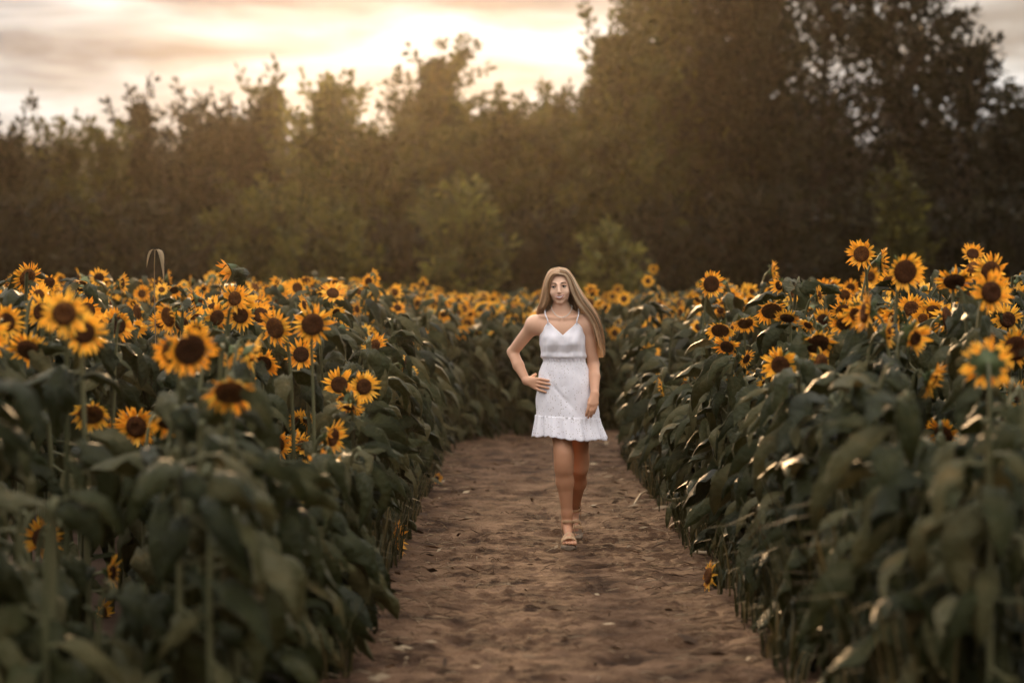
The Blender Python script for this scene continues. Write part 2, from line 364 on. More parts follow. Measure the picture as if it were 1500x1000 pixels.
for s in [
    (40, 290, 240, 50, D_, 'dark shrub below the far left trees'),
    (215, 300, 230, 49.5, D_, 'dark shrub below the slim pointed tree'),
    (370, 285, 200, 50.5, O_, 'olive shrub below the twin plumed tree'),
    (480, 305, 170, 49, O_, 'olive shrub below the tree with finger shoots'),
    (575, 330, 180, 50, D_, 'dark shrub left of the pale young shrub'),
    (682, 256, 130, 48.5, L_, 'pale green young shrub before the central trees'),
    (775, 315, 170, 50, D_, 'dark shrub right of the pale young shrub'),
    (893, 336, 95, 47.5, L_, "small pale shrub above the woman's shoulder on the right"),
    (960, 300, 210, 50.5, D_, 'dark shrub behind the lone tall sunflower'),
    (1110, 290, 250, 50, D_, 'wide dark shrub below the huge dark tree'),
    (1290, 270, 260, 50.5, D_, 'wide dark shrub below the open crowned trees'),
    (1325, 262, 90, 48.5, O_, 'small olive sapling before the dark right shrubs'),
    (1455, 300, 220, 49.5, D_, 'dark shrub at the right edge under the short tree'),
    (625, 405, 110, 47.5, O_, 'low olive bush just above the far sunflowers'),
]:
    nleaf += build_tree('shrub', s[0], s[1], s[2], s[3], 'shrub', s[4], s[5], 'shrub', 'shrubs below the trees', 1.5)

# ------------------------------------------------------------------ sunflower pieces
def leaf_geo(seed, nu, nv, petiole=True):
    r = np.random.default_rng(seed); g = Geo()
    L = r.uniform(0.19, 0.27); W = r.uniform(0.075, 0.115) if seed % 2 else r.uniform(0.12, 0.17); p = r.uniform(0.05, 0.10)
    a0, a1 = r.uniform(0.0, 0.45), r.uniform(-1.6, -0.95)                       # midrib angle: rises, then hangs
    fold = r.uniform(0.4, 1.15); wav = r.uniform(0.16, 0.34); ph = r.uniform(0, 6, 2); tw = r.normal(0, 0.35)
    n = nu + 1; t = np.linspace(0, 1, n)
    ang = a0 + (a1 - a0) * np.clip(t * 1.25, 0, 1) ** 0.9
    X = p + np.concatenate([[0], np.cumsum(np.cos(ang[:-1]) * L / nu)]); Z = p * 0.6 + np.concatenate([[0], np.cumsum(np.sin(ang[:-1]) * L / nu)])
    bend = r.normal(0, 0.05)
    prof = np.where(t < 0.22, 0.62 + 0.38 * np.sin(t / 0.22 * math.pi / 2), np.cos((t - 0.22) / 0.78 * math.pi / 2) ** 0.8)
    s = np.linspace(-1, 1, nv); P = np.zeros((n, nv, 3))
    for i in range(n):
        w = W / 2 * max(prof[i], 0.015); nx, nz = -math.sin(ang[i]), math.cos(ang[i]); twi = tw * t[i]
        for j in range(nv):
            sj = s[j]; lat = sj * w * math.cos(fold * 0.8)
            h = -abs(sj) * w * math.sin(fold) * (0.6 + 0.8 * t[i]) + wav * w * math.sin(t[i] * 11 + ph[0 if sj < 0 else 1]) * abs(sj) ** 1.5 + 0.15 * w * math.cos(sj * 9.4) * (1 - 0.7 * t[i]) + r.normal(0, 0.0022)
            lat, h = lat * math.cos(twi) - h * math.sin(twi), lat * math.sin(twi) + h * math.cos(twi)
            back = -0.03 * abs(sj) if i == 0 else 0
            if abs(sj) == 1: lat *= r.uniform(0.86, 1.08)
            P[i, j] = (X[i] + nx * h + back, lat + bend * t[i] ** 2, Z[i] + nz * h)
    g.grid(P, 0)
    if petiole:
        g.tube(bez(np.zeros(3), np.array([p * 0.5, 0, p * 0.15]), np.array([p * 0.8, 0, p * 0.45]), np.array([p + 0.01, 0, p * 0.6]), 4), [0.0055, 0.0045, 0.004, 0.0035], 4, 1, cap=False)
    return g

def head_geo(seed, npet=(18, 15), r0=0.052, plen=0.05, lift=0.1, droop=0.0, messy=0.3, lod=0):
    """disc, petals, back (receptacle + bracts); +Z looks out of the flower"""
    r = np.random.default_rng(seed); disc, pet, back = Geo(), Geo(), Geo()
    na = 18 if not lod else 8
    rad = np.array([1.0, 0.93, 0.75, 0.5, 0.3, 0.08]) * r0; hz = np.array([-0.004, 0.010, 0.017, 0.018, 0.014, 0.012])
    if lod: rad, hz = rad[[0, 2, 4]], hz[[0, 2, 4]]
    th = np.arange(na) / na * 2 * math.pi
    P = np.stack([np.outer(rad, np.cos(th)), np.outer(rad, np.sin(th)), np.repeat(hz[:, None], na, 1)], -1)
    P[..., 2] += r.normal(0, 0.0012, P.shape[:2]); disc.grid(P, 0, wrap=True)
    k = len(rad) - 1; disc.add(P[k], [tuple(range(na))], 0)
    nseg = 4 if not lod else 2
    for row, n in enumerate(npet if not lod else (npet[0],)):
        for i in range(n):
            a = (i + 0.5 * row + r.normal(0, 0.18)) / n * 2 * math.pi
            ln = plen * r.uniform(0.75, 1.2); w = r.uniform(0.013, 0.019) * (1.5 if lod else 1)
            e0 = lift + r.normal(0, 0.18) + (0.15 if row else 0); e1 = e0 - droop + r.normal(0, messy) ; tw = r.normal(0, 0.4); sw = r.normal(0, 0.2)
            x, z = r0 * 0.93, -0.002 * row; pts = []
            for q in range(nseg + 1):
                f = q / nseg; e = e0 + (e1 - e0) * f
                ww = w * (0.55 + 0.45 * math.sin(min(1, f * 2.2) * math.pi / 2)) * (1 - f ** 2.5 * 0.93)
                pts.append((x, z, ww, tw * f, sw * f * ln)); x += math.cos(e) * ln / nseg; z += math.sin(e) * ln / nseg
            ca, sa = math.cos(a), math.sin(a); G = []
            for (x, z, ww, tt, sh) in pts:
                row_ = []
                for sgn in ((-1, 0, 1) if not lod else (-1, 1)):
                    ly = sgn * ww / 2 * math.cos(tt) + sh; lz = z + sgn * ww / 2 * math.sin(tt) - (0.12 * ww if sgn == 0 else 0)
                    row_.append((x * ca - ly * sa, x * sa + ly * ca, lz))
                G.append(row_)
            pet.grid(np.array(G), 0, r.uniform(0, 0.5))
    rb = np.array([1.02, 1.0, 0.7, 0.3, 0.16]) * r0; zb = np.array([-0.003, -0.010, -0.022, -0.032, -0.045])
    nb = 14 if not lod else 6
    if lod: rb, zb = rb[[0, 2, 4]], zb[[0, 2, 4]]
    th = np.arange(nb) / nb * 2 * math.pi
    back.grid(np.stack([np.outer(rb, np.cos(th)), np.outer(rb, np.sin(th)), np.repeat(zb[:, None], nb, 1)], -1)[:, ::-1], 0, wrap=True)
    if not lod:
        for i in range(22):
            a = r.uniform(0, 2 * math.pi); ca, sa = math.cos(a), math.sin(a); rr = r0 * r.uniform(0.7, 1.0); ln = r.uniform(0.022, 0.042); w = r.uniform(0.008, 0.013); e = r.uniform(-0.5, 0.5)
            q = [(rr, -w, -0.012), (rr, w, -0.012), (rr + ln * 0.5, w * 0.7, -0.012 + ln * 0.5 * e), (rr + ln, 0, -0.012 + ln * e * 1.5 - 0.004), (rr + ln * 0.5, -w * 0.7, -0.012 + ln * 0.5 * e)]
            back.add([(x * ca - y * sa, x * sa + y * ca, z) for x, y, z in q], [(0, 1, 2, 4), (4, 2, 3)], 0)
    return disc, pet, back

NLEAF = 12
LEAF_HI = [leaf_geo(100 + i, 9, 7) for i in range(NLEAF)]
LEAF_LO = [leaf_geo(100 + i, 4, 3, False) for i in range(NLEAF)]
LEAF_ME = [q.mesh('leaf', [M_leaf, M_stem], attr=False) for q in LEAF_HI]
HEADS = [dict(npet=(19, 16), r0=0.048, plen=0.056, lift=0.15, messy=0.35), dict(npet=(22, 18), r0=0.050, plen=0.056, lift=0.5, messy=0.5),
         dict(npet=(17, 15), r0=0.054, plen=0.054, lift=0.0, droop=0.5, messy=0.6), dict(npet=(22, 18), r0=0.038, plen=0.055, lift=0.25, messy=0.2),
         dict(npet=(20, 16), r0=0.059, plen=0.050, lift=0.45, droop=-0.2, messy=0.55), dict(npet=(20, 16), r0=0.045, plen=0.052, lift=0.35, droop=0.3, messy=0.5),
         dict(npet=(9, 6), r0=0.060, plen=0.042, lift=0.1, droop=1.1, messy=0.8), dict(npet=(15, 11), r0=0.030, plen=0.046, lift=1.0, droop=0.2, messy=0.4)]
HEAD_HI = [head_geo(300 + i, **h) for i, h in enumerate(HEADS)]
HEAD_LO = [head_geo(300 + i, lod=1, **h) for i, h in enumerate(HEADS)]
HEAD_ME = [(d.mesh('disc', [M_disc], attr=False), p.mesh('petals', [M_petal]), b.mesh('flower_head', [M_bract], attr=False)) for d, p, b in HEAD_HI]

def rotz(a): c, s = math.cos(a), math.sin(a); return np.array([[c, -s, 0], [s, c, 0], [0, 0, 1.0]])
def roty(a): c, s = math.cos(a), math.sin(a); return np.array([[c, 0, s], [0, 1, 0], [-s, 0, c]])
def rotx(a): c, s = math.cos(a), math.sin(a); return np.array([[1, 0, 0], [0, c, -s], [0, s, c]])
def mat4(Rm, s, p): M = np.eye(4); M[:3, :3] = Rm * s; M[:3, 3] = p; return M
def facing(yaw, nod): return np.array([math.sin(yaw) * math.cos(nod), -math.cos(yaw) * math.cos(nod), -math.sin(nod)])

def plant_spec(r, head, yaw, nod, D, variant, nl, zmin=0.12, leafs=1.0, bias=None, low=0):
    """one plant in its own coordinates, base at the origin. head: centre of the flower"""
    head = np.asarray(head, float); f = facing(yaw, nod); Hh = head[2]
    sc_ = D / (2 * (HEADS[variant]['r0'] + 0.85 * HEADS[variant]['plen'])); bk = head - f * 0.042 * sc_
    top = bk - f * 0.10 + np.array([0, 0, 0.05 + 0.06 * max(0, math.sin(nod))])
    lean = r.normal(0, 0.03, 2)
    P = bez(np.zeros(3), np.array([lean[0], lean[1], Hh * 0.5]), top + np.array([0, 0, -0.05 if nod < 0.3 else 0.05]), bk, 11)
    z = f; x = np.cross([0, 0, 1.0], z); x /= np.linalg.norm(x) + 1e-9; y = np.cross(z, x)
    Rm = np.stack([x, y, z], 1) @ rotz(r.uniform(0, 6.28))
    spec = dict(stem=P, head=(variant, mat4(Rm, sc_, head)), leaves=[])
    phi = r.uniform(0, 6.28)
    for i in range(nl):
        t = (i + r.uniform(-0.3, 0.3)) / max(1, nl - 1); zz = zmin + (0.82 - zmin) * np.clip(t, 0, 1)
        k = zz * 10; a = int(min(9, k)); p = P[a] + (P[a + 1] - P[a]) * (k - a)
        phi += 2.4 + r.normal(0, 0.25); az = phi
        if bias is not None and r.uniform() < 0.6: az = bias + r.normal(0, 0.7)
        size = leafs * r.uniform(0.75, 1.25) * (1.05 - 0.45 * max(0, zz - 0.6) / 0.4) * (0.75 if zz < 0.2 else 1)
        tilt = r.normal(0.42, 0.28) - 0.25 * max(0, zz - 0.75) * 4 * 0.5
        spec['leaves'].append((int(r.integers(NLEAF)), mat4(rotz(az) @ roty(tilt) @ rotx(r.normal(0, 0.3)), size, p)))
    if low:
        for i in range(low):
            k = r.uniform(0.15, 2.6); a = int(k); p = P[a] + (P[a + 1] - P[a]) * (k - a); az = (bias if bias is not None else 0) + r.normal(0, 1.0)
            spec['leaves'].append((int(r.integers(NLEAF)), mat4(rotz(az) @ roty(r.normal(0.25, 0.3)) @ rotx(r.normal(0, 0.4)), leafs * r.uniform(0.55, 0.95), p)))
    for v, M in spec['leaves']:                                                     # hanging tips come to rest on the soil
        tipz = (M[:3, :3] @ np.array([0.24, 0, -0.14]) + M[:3, 3])[2]
        if tipz < 0.03: M[2, 3] += 0.03 - tipz
    return spec

def clears(p, y_slack=0.03):
    fx, fy = 750 + p[0] / p[1] * F_PX, HORIZ + (CAM_H - p[2]) / p[1] * F_PX
    return not any(p[1] < hY - y_slack and (fx - hx) ** 2 + (fy - hy) ** 2 < hr * hr for hx, hy, hr, hY in DISCS)
LEAF_V = [np.concatenate(q.V)[:21 * 9:2] for q in [leaf_geo(100 + i, 9, 7, False) for i in range(NLEAF)]]
def prune(spec, base):
    D = np.array([d for d in DISCS if d[3] > base[1] - 0.3 and abs(750 + base[0] / base[1] * F_PX - d[0]) < d[2] + 0.5 / base[1] * F_PX])
    if not len(D): return
    keep = []
    for v, M in spec['leaves']:
        P = LEAF_V[v] @ M[:3, :3].T + M[:3, 3] + base
        fx, fy = 750 + P[:, 0] / P[:, 1] * F_PX, HORIZ + (CAM_H - P[:, 2]) / P[:, 1] * F_PX
        hit = (P[:, 1, None] < D[None, :, 3] - 0.02) & ((fx[:, None] - D[None, :, 0]) ** 2 + (fy[:, None] - D[None, :, 1]) ** 2 < D[None, :, 2] ** 2)
        if not hit.any(): keep.append((v, M))
    spec['leaves'] = keep
def plant_objects(name, base, spec, with_head=True):
    root = empty(name, base); P = spec['stem']
    g = Geo(); g.tube(P, np.linspace(0.013, 0.0075, len(P)) * (1 + 0.15 * math.sin(base[1] * 9)), 6)
    obj('stem', g.mesh('stem', [M_stem], attr=False), root)
    for v, M in spec['leaves']: obj('leaf', LEAF_ME[v], root, M)
    if with_head:
        v, M = spec['head']; d, p, b = HEAD_ME[v]
        h = obj('flower_head', b, root, M); obj('disc', d, h); obj('petals', p, h)['kind'] = 'stuff'
    return root

# ---- the flowers one can single out in the photograph: px, py, width px, yaw, nod, variant, label
HERO = [
 (40, 406, 50, 50, 25, 2, 'ragged sunflower highest at the left edge, petals hanging'),
 (72, 421, 30, 0, 0, 3, 'small round sunflower right of the ragged one at upper left'),
 (62, 457, 56, -15, 5, 0, 'sunflower overlapped by the bright big one at left'),
 (94, 459, 72, 3, 0, 0, 'bright big sunflower facing the camera near the left edge'),
 (123, 487, 66, 20, 10, 5, 'blurred sunflower touching lower right of the bright big left one'),
 (8, 472, 56, 25, 0, 1, 'sunflower cut by the left edge, level with the bright big one'),
 (42, 512, 66, -10, 40, 2, 'nodding sunflower below the bright big one at left'),
 (234, 473, 33, 0, 0, 3, 'small round sunflower facing the camera, left of the pale bent leaf'),
 (266, 474, 40, 5, 5, 0, 'sunflower just right of the small round one at left'),
 (208, 430, 26, 15, 0, 3, 'small sunflower below the dry hanging weed'),
 (178, 487, 28, 0, 5, 5, 'small sunflower, left one of a pair in the left field'),
 (199, 489, 27, 10, 0, 3, 'small sunflower, right one of a pair in the left field'),
 (250, 433, 20, 70, 0, 3, 'thin side view sunflower right of the dry hanging weed'),
 (152, 412, 26, 10, -10, 1, 'raised young sunflower left of the dry hanging weed'),
 (178, 415, 34, 80, 0, 1, 'tall edge on sunflower left of the dry hanging weed'),
 (322, 452, 22, 0, 0, 3, 'small round sunflower above the pale bent leaf'),
 (352, 462, 46, 0, 10, 1, 'sunflower facing front, left of the two ragged ones'),
 (403, 480, 60, -35, 15, 2, 'ragged sunflower turned left, middle of the left field'),
 (458, 475, 62, 12, 10, 2, 'broad ragged sunflower right of the one turned left'),
 (441, 519, 48, 0, 0, 0, 'round sunflower below the broad ragged one'),
 (385, 533, 52, 10, 30, 1, 'sunflower behind the drooping leaf, above the big nodding one'),
 (338, 574, 84, 5, 48, 4, 'biggest nodding sunflower with dark disc, left foreground'),
 (310, 520, 66, 10, 65, 4, 'sunflower bowed deeply above the biggest nodding one'),
 (133, 606, 64, 5, 42, 4, 'dark disc sunflower hanging in the shade at left'),
 (213, 637, 34, 0, 15, 3, 'little sunflower alone among dark leaves at left'),
 (497, 563, 50, 0, 0, 0, 'round sunflower at left, left one of the pair by the path'),
 (533, 566, 48, 25, 5, 5, 'sunflower at left, right one of the pair by the path'),
 (487, 640, 56, 62, 10, 1, 'side view sunflower below the pair by the path'),
 (440, 618, 40, -10, 20, 5, 'sunflower left of the side view one below the pair'),
 (424, 662, 30, 10, 20, 3, 'small sunflower lower left of the side view one'),
 (62, 788, 62, 0, 0, 0, 'sunflower low at left, alone facing the camera in the shade'),
 (163, 838, 52, 82, 0, 3, 'edge on sunflower low in the left shade'),
 (148, 900, 54, 75, 5, 1, 'lowest edge on sunflower in the left foreground'),
 (518, 487, 34, -15, 30, 4, 'dark disc sunflower, left of two side by side beyond the pair'),
 (538, 489, 34, 15, 30, 4, 'dark disc sunflower, right of two side by side beyond the pair'),
 (685, 474, 25, 0, 0, 0, 'round sunflower at the end of the left field near her elbow'),
 (723, 440, 20, 0, 0, 0, 'high round sunflower over the far left field near her shoulder'),
 (772, 456, 22, 10, 5, 4, "sunflower right beside the woman's raised shoulder"),
 (957, 394, 15, 0, 0, 3, 'lone sunflower on a tall stalk above the far right field'),
 (1042, 416, 43, 14, 5, 4, 'tall bright rimmed sunflower with big disc right of the woman'),
 (1055, 484, 46, -12, 45, 4, 'dark disc nodding sunflower below the tall bright rimmed one'),
 (1092, 473, 40, 5, 50, 4, 'nearly petalless nodding sunflower right of the dark disc one'),
 (1130, 455, 52, 0, 45, 4, 'nodding sunflower with skirt of petals, middle of right field'),
 (1132, 398, 34, 75, -5, 1, 'edge on sunflower high above the right field'),
 (1197, 503, 62, 8, 42, 4, 'big dark disc sunflower hanging on the right bank'),
 (1205, 470, 40, 20, 10, 2, 'sunflower right above the big hanging one on the right bank'),
 (1235, 455, 42, 5, 40, 2, 'nodding sunflower upper right of the big hanging one'),
 (1262, 372, 48, -25, -5, 1, 'topmost spiky sunflower of the right bank'),
 (1292, 382, 46, 78, 0, 1, 'edge on sunflower beside the topmost spiky one'),
 (1326, 398, 62, 15, 8, 4, 'large sunflower with pale pointed petals high on the right'),
 (1398, 412, 60, -5, 52, 2, 'hooded sunflower with hanging petals, high on the right'),
 (1451, 398, 60, 22, 8, 2, 'large sunflower turned right near the upper right edge'),
 (1425, 372, 36, 0, -30, 1, 'spiky young sunflower above the hooded one'),
 (1335, 452, 46, -12, 0, 0, 'round sunflower below the large pale petalled one'),
 (1366, 458, 46, 5, 15, 5, 'sunflower right of the round one, below the hooded one'),
 (1300, 487, 50, 75, 0, 3, 'narrow edge on sunflower hanging alone on the right bank'),
 (1476, 468, 48, 0, 0, 0, 'round sunflower with dark disc at the right edge'),
 (1488, 510, 64, 5, 8, 4, 'big disc sunflower cut by the right edge'),
 (1447, 532, 76, 172, 0, 0, 'sunflower seen from behind with its green back at right'),
 (1365, 555, 60, 70, 25, 1, 'sunflower turned aside, left of the one seen from behind'),
 (1380, 628, 48, 0, 15, 3, 'small sunflower low on the right, facing the camera'),
 (1490, 578, 48, 0, 10, 1, 'sunflower at the right edge below the one seen from behind'),
 (1275, 405, 30, 10, 10, 5, 'small sunflower tucked under the topmost spiky one'),
 (1110, 552, 34, 0, 55, 2, 'small sunflower hanging low, middle of the right bank'),
 (1010, 553, 26, -5, 50, 2, 'small hanging sunflower low on the bank right of the woman'),
 (894, 478, 17, 0, 0, 0, "round sunflower close to the woman's hair on the right"),
 (897, 434, 17, 0, 0, 0, 'lower round sunflower of the cluster above the right field'),
 (905, 424, 16, 0, 0, 0, 'upper right round sunflower of the cluster above the right field'),
 (981, 457, 24, 5, 30, 4, 'dark disc sunflower at mid distance right of the woman'),
 (996, 458, 25, 50, 0, 1, 'spiky half turned sunflower beside the dark disc one at mid distance'),
]
GROUP = 'sunflower plants of the field'
taken = []; SIGHT = []; DISCS = [(h[0], h[1], h[2] * 0.42, {3: 0.155, 4: 0.20, 0: 0.185, 1: 0.18, 2: 0.195, 5: 0.175}[h[5]] * F_PX / h[2]) for h in HERO] + [(581, 788, 30, 14.4), (62, 788, 34, 10.9), (163, 838, 22, 10.9), (148, 900, 24, 12.2), (1038, 843, 20, 12.5), (640, 700, 11, 19.7)]
nplants = 0
for (px, py, wpx, yaw, nod, v, label) in HERO:
    r = np.random.default_rng(px * 31 + py)
    D = {3: 0.155, 4: 0.20, 0: 0.185, 1: 0.18, 2: 0.195, 5: 0.175}[v] * r.uniform(0.95, 1.05)
    Y = D * F_PX / wpx
    if label.startswith('lone'): Y = 38
    hp = at(px, py, Y); f = facing(R(yaw), R(nod))
    base = np.array([hp[0] - f[0] * 0.14 + r.normal(0, 0.03), Y - f[1] * 0.14 + r.normal(0, 0.03), -0.045])
    while path_dist(base[0], base[1]) < HALF + 0.12:                              # the root is in the field, not on the path
        base[0] += 0.03 * (1 if base[0] > 0.2 else -1)
    spec = plant_spec(r, hp - base, R(yaw), R(nod), D, v, 18 if hp[2] > 1 else 9, 0.10, 1.1, bias=-math.pi / 2 + (0.6 if base[0] < 0 else -0.6))
    prune(spec, base)
    tag(plant_objects('sunflower', base, spec), label, 'sunflower', GROUP)
    taken.append(base[:2]); nplants += 1; SIGHT.append((px, py + wpx * 0.40, wpx * 0.45, Y))
taken = np.array(taken)

# ---- rows of plants on both sides
cand = []
for side in (-1, 1):
    for row in range(0, 22):
        x0 = (-0.92 - 0.36 * row) if side < 0 else (1.36 + 0.36 * row)
        r = np.random.default_rng(1000 + row + 50 * (side > 0)); y = 6.6 + r.uniform(0, 0.2); order = 0
        while y < 46.5:
            y += r.uniform(0.2, 0.32) * (1.0 if y < 28 else 1.5)
            x = x0 + r.normal(0, 0.06) - (side * 0.10 * r.uniform(-0.6, 1.4) if row == 0 else 0)
            if abs(x) > 0.2117 * y + 0.35: continue
            if path_dist(x, y) < HALF + 0.13: continue
            if len(taken) and np.min(((taken - (x, y)) ** 2).sum(1)) < 0.02: continue
            order += 1
            cand.append((y * (1 + 0.16 * row), side, row, order, x, y))
# beyond the bend the field closes the view
for i in range(900):
    r = rng; x = r.uniform(-1.0, 1.35); y = r.uniform(25.5, 46)
    if path_dist(x, y) < HALF + 0.15: continue
    cand.append((1e6 + i, 0, 0, 0, x, y))
cand.sort()
ORD = lambda n: '%d%s' % (n, 'th' if 10 <= n % 100 <= 20 else {1: 'st', 2: 'nd', 3: 'rd'}.get(n % 10, 'th'))
stuff = dict(leaf=[[] for _ in range(NLEAF)], head=[[] for _ in HEADS], stem=[])
for ci, (score, side, row, order, x, y) in enumerate(cand):
    r = np.random.default_rng(5000 + ci)
    hgt = (1.36 if side < 0 else 1.44) + r.normal(0, 0.09) if side else 1.45 + r.normal(0, 0.07)
    if y > 20: hgt = 1.43 + r.normal(0, 0.09)
    if row == 0 and side: hgt -= r.uniform(0.0, 0.55)
    if y < 10: hgt -= 0.14
    fpx = 750 + x / y * F_PX                                                       # lower growth stands before the flowers one sees
    for (hx, hy, hw, hY) in SIGHT:
        if y < hY and abs(fpx - hx) < hw + 0.07 / y * F_PX: hgt = min(hgt, at(hx, hy, y)[2] - 0.02)
    if hgt < 0.3: continue
    yaw, nod = r.normal(0, 50), r.normal(18, 26)
    if r.uniform() < 0.12: yaw += 150
    v = int(r.integers(len(HEADS))); D = r.uniform(0.11, 0.20) if y > 13 else r.uniform(0.13, 0.21)
    fl = r.uniform() < (0.0 if y < (8.8 if side < 0 else 10.5) else 0.9 if row else 0.45); fwd = facing(R(yaw), R(nod))
    head = np.array([fwd[0] * 0.14, fwd[1] * 0.14, hgt + 0.045 + (0.06 if row else 0) + (0.05 if side < 0 and row else 0)]); base = np.array([x, y, -0.045])
    indiv = nplants < 300 and side
    pd = path_dist(x, y)
    nl = (23 if row == 0 else 17 if row < 3 else 14) if indiv else (18 if pd < HALF + 0.8 else 13 if y < 27 else 7)
    bias = (-math.pi / 2 + (0.9 if side < 0 else -0.9)) if row < 2 and side else -math.pi / 2
    spec = plant_spec(r, head, R(yaw), R(nod), D, v, nl, 0.03 if pd < HALF + 0.8 else (0.10 if row < 3 else 0.35) if y < 27 else 0.55, 1.05, bias, (7 if row == 0 and side and y < 26 else 0))
    if y < 16: prune(spec, base); fl = fl and clears(base + head)
    if indiv:
        nplants += 1
        rowname = ('row edging the path' if row == 0 else '%s row from path' % ORD(row + 1))
        look = 'leafy sunflower without open flower' if not fl else ('sunflower with back turned' if abs(yaw) > 110 else 'sunflower with nodding flower' if nod > 30 else 'sunflower with open flower')
        lab = '%s, %s field, %s, %s from camera' % (look, 'left' if side < 0 else 'right', rowname, ORD(order))
        tag(plant_objects('sunflower', base, spec, fl), lab, 'sunflower', GROUP)
    else:
        B = np.eye(4); B[:3, 3] = base
        for lv, M in spec['leaves']: stuff['leaf'][lv].append(B @ M)
        if fl or not side: stuff['head'][v].append(B @ spec['head'][1])
        stuff['stem'].append(spec['stem'][::2] + base)
def build_stuff():
    Vs, Fs, ms, at_ = [], [], [], []; n = 0
    def put(geo, Ms, m):
        nonlocal n
        if not Ms: return
        V = np.concatenate(geo.V); V = np.c_[V, np.ones(len(V))]; A = np.array(Ms)
        W = np.einsum('kij,vj->kvi', A, V)[..., :3]; k, nv = W.shape[:2]
        Fq = np.array([f if len(f) == 4 else (f[0], f[1], f[2], f[2]) for f in geo.F if len(f) in (3, 4)])
        Vs.append(W.reshape(-1, 3)); Fs.append((Fq[None] + (np.arange(k) * nv)[:, None, None] + n).reshape(-1, 4)); ms.append(np.full(k * len(Fq), m))
        at_.append((rng.uniform(0, 1, k)[:, None] + (np.concatenate(geo.a) if geo.a else np.zeros(nv))[None] * 0.3).ravel() % 1); n += k * nv
    for i in range(NLEAF): put(LEAF_LO[i], stuff['leaf'][i], 0)
    for i in range(len(HEADS)):
        d, p, b = HEAD_LO[i]
        dd = Geo(); dd.V = d.V; dd.F = d.F; dd.a = d.a
        if d.F and len(d.F[-1]) == 8:
            q = d.F[-1]; dd.F = d.F[:-1] + [(q[0], q[1], q[2], q[3]), (q[0], q[3], q[4], q[7]), (q[4], q[5], q[6], q[7])]
        put(dd, stuff['head'][i], 2); put(p, stuff['head'][i], 3); put(b, stuff['head'][i], 4)
    gs = Geo()
    for P in stuff['stem']: gs.tube(P, np.linspace(0.012, 0.008, len(P)), 4, cap=False)
    V = np.concatenate(gs.V); Fq = np.array(gs.F) + n; Vs.append(V); Fs.append(Fq); ms.append(np.full(len(Fq), 1)); at_.append(rng.uniform(0, 1, len(V)))
    me = mk_mesh('sunflower_field', np.concatenate(Vs), np.concatenate(Fs), [M_leaf, M_stem, M_disc, M_petal, M_bract], np.concatenate(ms), True, np.concatenate(at_))
    tag(obj('sunflower_field', me), 'mass of farther sunflowers filling the field up to the trees', 'sunflowers', kind='stuff')
    print('stuff faces', len(me.polygons), 'plants', len(stuff['stem']), 'indiv', nplants, 'tree leaves', nleaf)
build_stuff()

# ------------------------------------------------------------------ small things along the path
def ground_z(x, y): return 0.005
def fallen_flower(px, py, Y, yaw, nod, v, D, label, stem_to):
    hp = at(px, py, Y); f = facing(R(yaw), R(nod)); s = D / 0.19
    root = empty('fallen_sunflower', (hp[0], hp[1], 0.0)); tag(root, label, 'sunflower')
    hl = hp - np.array([hp[0], hp[1], 0.0]); z = f; x = np.cross([0, 0, 1.0], z); x /= np.linalg.norm(x); y = np.cross(z, x)
    d, p, b = HEAD_ME[v]; h = obj('flower_head', b, root, mat4(np.stack([x, y, z], 1), s, hl)); obj('disc', d, h); obj('petals', p, h)['kind'] = 'stuff'
    bk = hl - f * 0.04 * s; g = Geo(); st = np.array(stem_to) ; g.tube(bez(bk, bk - f * 0.1, st + (0, 0, 0.1), st, 8), 0.008, 6)
    obj('stem', g.mesh('stem', [M_stem], attr=False), root)
    for i in range(3): obj('leaf', LEAF_ME[(v + i * 3) % NLEAF], root, mat4(rotz(rng.uniform(0, 6)) @ roty(0.2), 0.7, bk + (st - bk) * (0.3 + 0.25 * i) + (0, 0, 0.03)))
fallen_flower(581, 788, 14.0, 80, -5, 1, 0.21, 'sunflower leaning out over the left path edge, face turned right', (-0.55, 0.1, 0.0))
fallen_flower(1038, 843, 12.5, -75, -10, 2, 0.16, 'fallen orange sunflower lying at the right path edge', (0.5, 0.15, 0.0))
fallen_flower(640, 700, 19.7, 40, 10, 3, 0.11, 'little orange flower lying at the far left path edge', (-0.35, 0.1, 0.0))

def stalk(px0, py0, px1, py1, rad, label, lift=0.05, fork=False):
    Y0 = CAM_H * F_PX / (py0 - HORIZ); Y1 = CAM_H * F_PX / (py1 - HORIZ)
    a, b = at(px0, py0, Y0), at(px1, py1, Y1); a[2] = b[2] = 0.02; o = a.copy(); g = Geo()
    m = (a + b) / 2 + (rng.normal(0, 0.03), rng.normal(0, 0.03), lift)
    P = spline([a, a + (m - a) * 0.55 + (0, 0, lift * 0.3), m, b], 9) - o
    g.tube(P, rad * np.linspace(1, 0.6, 9) * (1 + 0.2 * np.sin(np.arange(9) * 2.1)), 6)
    if fork: g.tube([P[4], P[4] + (0.04, -0.06, -0.01), P[4] + (0.05, -0.14, -lift)], [rad * 0.7, rad * 0.5, rad * 0.3], 5)
    t = obj('dry_stalk', g.mesh('dry_stalk', [M_dry], attr=False)); t.location = o
    tag(t, label, 'stalk', 'dry stalks along the path')
stalk(915, 672, 950, 704, 0.013, 'pale bent dry stalk at the far right path edge', 0.06, True)
stalk(928, 745, 952, 722, 0.009, 'small curled dry stalk right of the woman, middle of the right edge', 0.04)
stalk(982, 777, 1040, 800, 0.013, 'arched dry stalk beside the dark clod on the right edge', 0.07, True)
stalk(1016, 815, 1066, 832, 0.015, 'thick dry stalk just above the fallen orange sunflower', 0.02)
stalk(1225, 955, 1255, 1010, 0.016, 'dry stalk low in the right foreground', 0.05)
